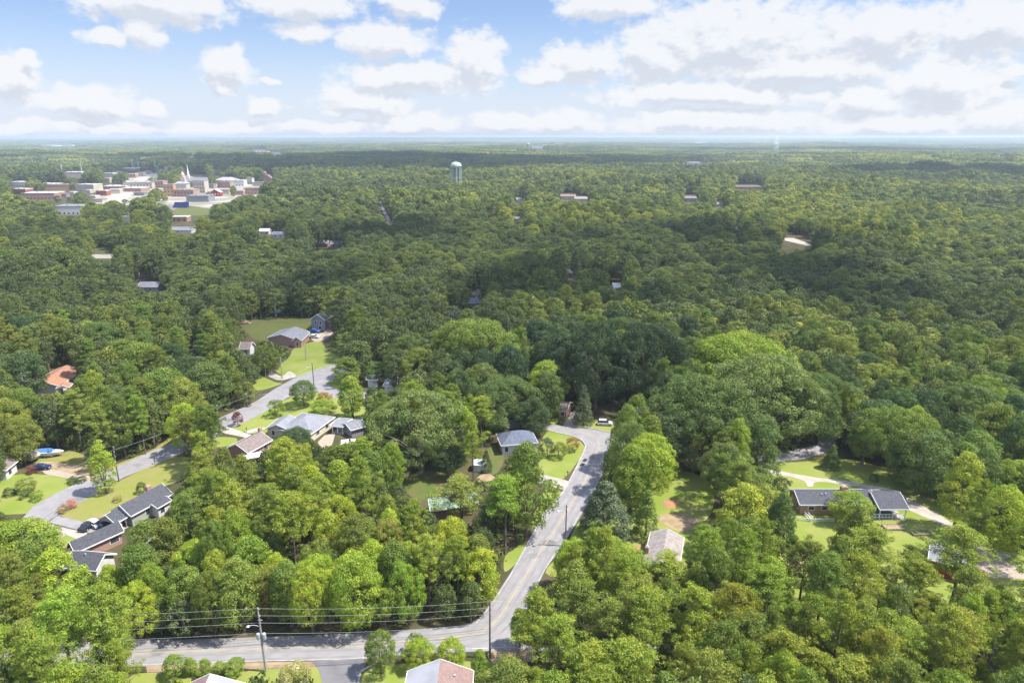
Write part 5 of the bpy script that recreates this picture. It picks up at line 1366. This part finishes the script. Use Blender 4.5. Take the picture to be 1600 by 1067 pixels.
def species(px, py, rg):
    u = rg.random()
    if py > 860 or (py > 690 and 200 < px < 790):      # sunlit foreground wood
        if px > 800: pine = .78
        elif px < 230: pine = .6
        else: pine = .5
        if py > 900 and 230 < px < 790: pine = .12
        if u < pine: return 'pine', G[['pine','pine','pined','olive','lime'][rg.integers(5)]], rg.uniform(15, 20), rg.uniform(3.4, 4.8)
        k = ['maple','oak'][rg.integers(2)]
        return k, G[['lime','bright','lime','mid','olive','mid'][rg.integers(6)]], rg.uniform(11, 17), rg.uniform(3.3, 5.0)
    if px < 430 and py > 470:
        if u < .35: return 'pine', G[['pined','olive','mid'][rg.integers(3)]], rg.uniform(15, 20), rg.uniform(3.6, 5)
    elif u < .10: return 'pine', G['pined'], rg.uniform(16, 21), rg.uniform(3.6, 4.8)
    if 740 < px < 1080 and 540 < py < 665: return 'oak', G[['deep','dark','deep','oakg'][rg.integers(4)]], rg.uniform(17, 22), rg.uniform(5.5, 7.6)
    if u > .72: return 'maple', G[['mid','lime','oakg','mid','lime'][rg.integers(5)]], rg.uniform(14, 20), rg.uniform(4, 5.4)
    return 'oak', G[['oakg','oakg','mid','olive','dark','dark','mid'][rg.integers(7)]], rg.uniform(14, 20), rg.uniform(5.0, 7.6)

NEAR = 335.0
rg = np.random.default_rng(99)
cell = {}
def hgrid(x, y): return int(x // 12), int(y // 12)
def too_close(x, y, r_, f):
    a, b = hgrid(x, y)
    for i in (-1, 0, 1):
        for j in (-1, 0, 1):
            for (u, v_, q_) in cell.get((a+i, b+j), ()):
                if (u-x)**2 + (v_-y)**2 < (f*(r_+q_))**2: return True
    return False
for t in TREES: cell.setdefault(hgrid(t['x'], t['y']), []).append((t['x'], t['y'], t['R']))
def throw(n, f, scale, kinds=None):
    yy_ = NEAR*np.sqrt(rg.uniform((32/NEAR)**2, 1, n)); xx_ = rg.uniform(-1, 1, n)*(.80*yy_ + 12)
    bh = base_hit(xx_, yy_)
    for x, y, b in zip(xx_, yy_, bh):
        if b: continue
        px, py, _ = proj(x, y, 0.0)
        if 215 < px < 790 and py > 1006: continue
        k, c, H, Rr = species(px, py, rg); H *= scale; Rr *= scale
        if too_close(x, y, Rr, f): continue
        h = keep_hit(np.array([x]), np.array([y]), H, Rr)[0]
        if h > 0: continue
        # thin the pines over the yard at lower right so the lawn shows through
        if px > 1230 and 890 < py < 1000 and rg.random() < .62: continue
        TREES.append(dict(k=k, x=x, y=y, H=H, R=Rr, c=c, label=None, var=int(rg.integers(100)), rz=rg.uniform(0, 6.28), hero=False))
        cell.setdefault(hgrid(x, y), []).append((x, y, Rr))
throw(8000, .56, 1.0); throw(7000, .56, .78); throw(7000, .54, .55)
# colour jitter
for t in TREES:
    if not t['hero']:
        j = rg.normal(1, .09); t['c'] = tuple(np.clip(np.array(t['c']) * j * np.array([1 + rg.normal(0, .07), 1, 1]), .01, .4))
def size_px(t): return t['H'] * t['R'] / proj(t['x'], t['y'], 0.)[2]**2
def in_view(t, m=0):
    a = [proj(t['x'] + d*t['R'], t['y'], t['H']*z) for d in (-.9, 0, .9) for z in (.3, .98)]
    return any(-m < p[0] < 1600+m and p[1] < 1067+m for p in a)
TREES.sort(key=size_px, reverse=True)
CN = {'pine': 'needle crown', 'oak': 'rounded crown', 'maple': 'upright crown'}
def tone_word(c):
    l = c[1]; y = c[0]/c[1]
    a = 'dark' if l < .075 else ('mid' if l < .10 else ('pale' if l < .13 else 'bright'))
    return a + (' olive' if y > .80 else ' green')
def region(px, py):
    if py > 880: return 'in the bottom left wood' if px < 230 else ('in the wood above the bottom road' if px < 790 else 'in the lower right pine wood')
    if py > 690: return 'in the left yard trees' if px < 200 else ('in the middle lower wood' if px < 790 else ('in the wood by the central road' if px < 1180 else 'in the right yard trees'))
    if py > 560: return 'in the woods behind the left road' if px < 430 else ('in the woods around the cream house' if px < 780 else 'in the woods behind the right lawns')
    return 'in the far dark woods'
counts = {'pine': 0, 'other': 0}; LEFT = []
used = set()
for t in TREES:
    if not t['hero'] and not in_view(t):
        LEFT.append(t); continue
    cl = 'pine' if t['k'] == 'pine' else 'other'
    if not t['hero'] and counts[cl] >= (235 if cl == 'pine' else 225): LEFT.append(t); continue
    counts[cl] += 1
    cm, tm, H0, R0 = PROTO[t['k']][t['var'] % len(PROTO[t['k']])]
    u, v_, _ = proj(t['x'], t['y'], t['H']*.7)
    if t['label']: lb = t['label']
    else:
        lb = f"{tone_word(t['c'])} {'pine' if t['k']=='pine' else 'broadleaf tree'} {region(u, v_)}, {u/16:.0f}% across, {v_/10.67:.0f}% down"
        q_ = 0
        while lb in used and q_ < 5:
            q_ += 1; lb = lb.replace('green ', ['green larger ','green slimmer ','green taller ','green shorter ','green fuller '][q_-1], 1) if q_ < 5 else lb
    used.add(lb)
    cat = 'pine' if t['k'] == 'pine' else ('shrub' if t['k'] == 'shrub' else ('dead tree' if t['k'] == 'snag' else 'tree'))
    root = empty(SPN[t['k']], (t['x'], t['y'], 0), t['rz'], lb, cat, None if t['hero'] else ('pines of the wood' if cl == 'pine' else 'broadleaf trees of the wood'))
    s_ = t['R']/R0; root.scale = (s_, s_, t['H']/H0)
    o = bpy.data.objects.new('trunk', tm); COL.objects.link(o); o.parent = root
    if cm is not None:
        o = bpy.data.objects.new('crown', cm); COL.objects.link(o); o.parent = root; o.color = (*t['c'], 1)
    if t['label'] and 'crape myrtle' in t['label']:
        rgf = np.random.default_rng(5); co = np.empty(len(cm.vertices)*3, np.float32); cm.vertices.foreach_get('co', co); co = co.reshape(-1, 3)
        cc_ = co[rgf.choice(len(co), 26)]; cc_ = cc_[cc_[:, 2] > H0*.5]
        pts = np.repeat(cc_, 22, 0) + rgf.normal(0, .13, (len(cc_)*22, 3)) + [0, 0, .12]
        fm = leaf_mesh("blossom", leaf_arrays(pts, unit(pts - [0, 0, H0*.5]), .11, rgf, .5), np.full(len(pts), .5), mat("white_blossom", (.6,.56,.48), (.5,.46,.38), 3))
        o = bpy.data.objects.new('blossom', fm); COL.objects.link(o); o.parent = root
print("near trees", len(TREES), counts, "left", len(LEFT))

# ------------------------------------------------------------------ the far woods: one mass
def gn_scatter(name, pts, rz, sc, idx, meshes, label=None):
    pc = bpy.data.collections.new(name + "_kinds")
    for i, me in enumerate(meshes):
        o = bpy.data.objects.new(f"{name}_kind_{i:03d}", me); pc.objects.link(o)
    me = bpy.data.meshes.new(name); me.vertices.add(len(pts)); me.vertices.foreach_set('co', np.asarray(pts, np.float32).ravel())
    a = me.attributes.new('rz', 'FLOAT', 'POINT'); a.data.foreach_set('value', np.asarray(rz, np.float32))
    a = me.attributes.new('sc', 'FLOAT_VECTOR', 'POINT'); a.data.foreach_set('vector', np.asarray(sc, np.float32).ravel())
    a = me.attributes.new('pi', 'INT', 'POINT'); a.data.foreach_set('value', np.asarray(idx, np.int32))
    o = link(name, me)
    ng = bpy.data.node_groups.new(name, 'GeometryNodeTree'); ng.is_modifier = True
    ng.interface.new_socket("Geometry", in_out='INPUT', socket_type='NodeSocketGeometry'); ng.interface.new_socket("Geometry", in_out='OUTPUT', socket_type='NodeSocketGeometry')
    gi, go = ng.nodes.new('NodeGroupInput'), ng.nodes.new('NodeGroupOutput')
    ci = ng.nodes.new('GeometryNodeCollectionInfo'); ci.inputs[0].default_value = pc; ci.inputs[1].default_value = True; ci.inputs[2].default_value = True
    ip = ng.nodes.new('GeometryNodeInstanceOnPoints'); ip.inputs['Pick Instance'].default_value = True
    def na(nm, ty):
        n = ng.nodes.new('GeometryNodeInputNamedAttribute'); n.data_type = ty; n.inputs[0].default_value = nm; return n.outputs[0]
    cx = ng.nodes.new('ShaderNodeCombineXYZ'); ng.links.new(na('rz', 'FLOAT'), cx.inputs[2])
    ng.links.new(gi.outputs[0], ip.inputs['Points']); ng.links.new(ci.outputs[0], ip.inputs['Instance'])
    ng.links.new(na('pi', 'INT'), ip.inputs['Instance Index']); ng.links.new(cx.outputs[0], ip.inputs['Rotation']); ng.links.new(na('sc', 'FLOAT_VECTOR'), ip.inputs['Scale'])
    ng.links.new(ip.outputs[0], go.inputs[0])
    md = o.modifiers.new("scatter", 'NODES'); md.node_group = ng
    tag(o, label, None, None, 'stuff'); return o
pts, rzs, scs, ids = [], [], [], []
mids = [i for i, p in enumerate(FARP) if p[3] == 'mid']; fars = [i for i, p in enumerate(FARP) if p[3] == 'far']; pats = [i for i, p in enumerate(FARP) if p[3] == 'patch']
for t in LEFT:
    i = (8 + t['var'] % 2) if t['k'] == 'pine' else t['var'] % 8; p = FARP[i]
    pts.append((t['x'], t['y'], 0)); rzs.append(t['rz']); scs.append((t['R']/p[2], t['R']/p[2], t['H']/p[1])); ids.append(i)
rg = np.random.default_rng(12)
def jgrid(y0, y1, sp_):
    ys = np.arange(y0, y1, sp_); out = []
    for i, y in enumerate(ys):
        w = .8*y + 30; xs = np.arange(-w, w, sp_) + (sp_/2 if i % 2 else 0)
        out.append(np.stack([xs + rg.uniform(-.42, .42, len(xs))*sp_, np.full(len(xs), y) + rg.uniform(-.42, .42, len(xs))*sp_], 1))
    return np.concatenate(out)
def scatter_range(y0, y1, sp_, pool, scale, hits=0, npine=None):
    q = jgrid(y0, y1, sp_); x, y = q[:, 0], q[:, 1]
    k = pool[0] + rg.integers(0, len(pool), len(x))
    u, v_, _ = proj(x, y, 0*x)
    H = rg.uniform(13, 21, len(x)) * scale * (1 + .22*np.sin(x/61+1)*np.sin(y/47) + .16*np.sin(x/23-y/31) + .1*np.sin(x/140+y/90)); Rr = rg.uniform(5.0, 8.6, len(x)) * scale
    for f in (1.0, .62):
        ok = ~base_hit(x, y) & (keep_hit(x, y, H*f, Rr*f) <= hits)
        z = terrain(x, y)
        for i in np.nonzero(ok)[0]:
            p = FARP[k[i]]; pts.append((x[i], y[i], z[i]-.3)); rzs.append(rg.uniform(0, 6.28)); scs.append((Rr[i]*f/p[2],)*2 + (H[i]*f/p[1],)); ids.append(int(k[i]))
        x, y, k, H, Rr = x[~ok], y[~ok], k[~ok], H[~ok], Rr[~ok]
scatter_range(NEAR-3, 720, 8.8, mids, 1.0)
scatter_range(720, 1750, 9.8, fars, 1.05)
def patches(y0, y1, sp_, scale, zs):
    q = jgrid(y0, y1, sp_); x, y = q[:, 0], q[:, 1]; z = terrain(x, y); n = len(x)
    hit = np.zeros(n)
    for dx in (-.4, 0, .4):
        for dz in (4, 14):
            u, v_, _ = proj(x + dx*sp_, y, z + dz*zs); ok = (u >= 0) & (u < 1600)
            hit += KEEP[np.clip((v_/2).astype(int), 0, MH-1), np.clip((u/2).astype(int), 0, MW-1)] & ok
    for i in np.nonzero(hit < 1)[0]:
        pts.append((x[i], y[i], z[i]-1)); rzs.append(rg.integers(0, 4)*math.pi/2 + rg.normal(0, .3)); s_ = scale*rg.uniform(.95, 1.15); scs.append((s_, s_, zs*rg.uniform(.85, 1.2))); ids.append(int(rg.choice(pats)))
patches(1740, 6200, 84, 1.0, 1.0)
patches(6200, 13000, 230, 2.8, 1.3)
patches(13000, 42000, 640, 7.5, 2.0)
print("forest instances", len(pts))
gn_scatter("forest", pts, rzs, scs, ids, [p[0] for p in FARP], "dense mixed woods stretching from the neighbourhood to the horizon")
# undergrowth on the forest floor
UM = [PROTO['shrub'][i][0] for i in range(3)]
def under_mesh(seed):
    r2_ = np.random.default_rng(seed); cs = np.array([[r2_.uniform(-1.6,1.6), r2_.uniform(-1.6,1.6), r2_.uniform(.2, 1.6)] for _ in range(9)])
    Vv, T = clumps(cs, r2_.uniform(.5, 1.0, 9), 40, .3, r2_, core=np.zeros(3)); return leaf_mesh("undergrowth_kind", Vv, T, LEAF_FAR)
UM = [under_mesh(400+i) for i in range(4)]
q = jgrid(34, NEAR+40, 3.6); x, y = q[:, 0], q[:, 1]
ok = ~base_hit(x, y) & ~base_hit(x+2.2, y) & ~base_hit(x-2.2, y) & ~base_hit(x, y+2.2) & ~base_hit(x, y-2.2) & (keep_hit(x, y, 1.5, 1.0) < 1)
u, v_, _ = proj(x, y, 0*x); ok &= ~((u > 1200) & (v_ > 860) & (rg.random(len(u)) < .93)); ok &= ~((u > 860) & (v_ > 790) & (v_ < 1000) & (rg.random(len(u)) < .6))
x, y = x[ok], y[ok]; n = len(x)
s_ = rg.uniform(.6, 1.3, n)
gn_scatter("undergrowth", np.stack([x, y, 0*x], 1), rg.uniform(0, 6.28, n), np.stack([s_, s_, s_*rg.uniform(.7, 1.6, n)], 1), rg.integers(0, 4, n), UM, "tangled green undergrowth covering the forest floor")

# ------------------------------------------------------------------ clouds drifting overhead, which shade the woods
cm_ = bpy.data.materials.new("cloud_vapour"); cm_.use_nodes = True; t = cm_.node_tree; t.nodes.clear()
tb = N('ShaderNodeBsdfTransparent', t); db = N('ShaderNodeBsdfDiffuse', t); db.inputs[0].default_value = (.9,.9,.9,1)
mx = N('ShaderNodeMixShader', t); L(tb.outputs[0], mx.inputs[1], t); L(db.outputs[0], mx.inputs[2], t)
mx.inputs[0].default_value = 0.048
mo = N('ShaderNodeOutputMaterial', t); L(mx.outputs[0], mo.inputs[0], t)
CH = 1100.0
def cloud(cx, cy, rx, ry, n, seed, m=None):
    """a flat based cumulus of overlapping puffs whose shadow falls on (cx, cy)"""
    rg_ = np.random.default_rng(seed); off = SUN * (CH / SUN.z)
    q = MB()
    for i in range(n):
        a = rg_.uniform(0, 6.28); r_ = math.sqrt(rg_.uniform(0, 1)); s = rg_.uniform(.22, .42) * min(rx, ry)
        x, y = math.cos(a)*r_*rx*.85, math.sin(a)*r_*ry*.85; zz = rg_.uniform(0, .25)*s
        k = 9; prof = [(s*math.sin(math.pi*(j/(k-1))), -s*.32*math.cos(math.pi*(j/(k-1)))) for j in range(k)]
        vs = []; 
        for r0_, z0_ in prof:
            for j in range(16):
                b = 2*math.pi*j/16; w = 1 + .12*math.sin(3*b+i) ; vs.append((x+r0_*w*math.cos(b), y+r0_*w*math.sin(b), zz+z0_))
        q.add(vs, [(i_*16+j, i_*16+(j+1)%16, (i_+1)*16+(j+1)%16, (i_+1)*16+j) for i_ in range(k-1) for j in range(16)])
    o = q.build("cloud", m or cm_, smooth=True); o.location = (cx+off.x, cy+off.y, CH); tag(o, kind='structure')
def gp(px, py): g = P(px, py); return g[0], g[1]
# (centre seen on the ground, radius across, radius in depth)
cm2 = cm_.copy(); cm2.name = "dense_cloud_vapour"; cm2.node_tree.nodes[mx.name].inputs[0].default_value = 0.42
for i, (px, py, rx, ry, n, m_) in enumerate([(280,400,330,190,26,cm_),(700,415,300,200,26,cm_),(1060,430,230,190,22,cm_),(620,500,150,80,14,cm_),(930,520,160,90,14,cm_),
                                         (250,520,180,80,12,cm_),(650,258,900,640,80,cm2),(150,252,500,260,26,cm2),(1480,277,420,260,34,cm2),(1150,250,700,260,30,cm2),(1400,238,1300,420,40,cm2)]):
    x, y = gp(px, py); cloud(x, y, rx, ry, n, 500+i, m_)

# ------------------------------------------------------------------ haze
hz_ = bpy.data.materials.new("haze"); hz_.use_nodes = True; t = hz_.node_tree; t.nodes.clear()
pv = N('ShaderNodeVolumePrincipled', t); pv.inputs['Color'].default_value = (.64,.74,.88,1); pv.inputs['Density'].default_value = 0.000105; pv.inputs['Anisotropy'].default_value = .2
mo = N('ShaderNodeOutputMaterial', t); L(pv.outputs[0], mo.inputs['Volume'], t)
q = MB(); q.box(-46000, 46000, -46000, 46000, -60, 96)
o = q.build("haze", hz_); tag(o, "pale blue summer haze over the woods", kind='stuff')
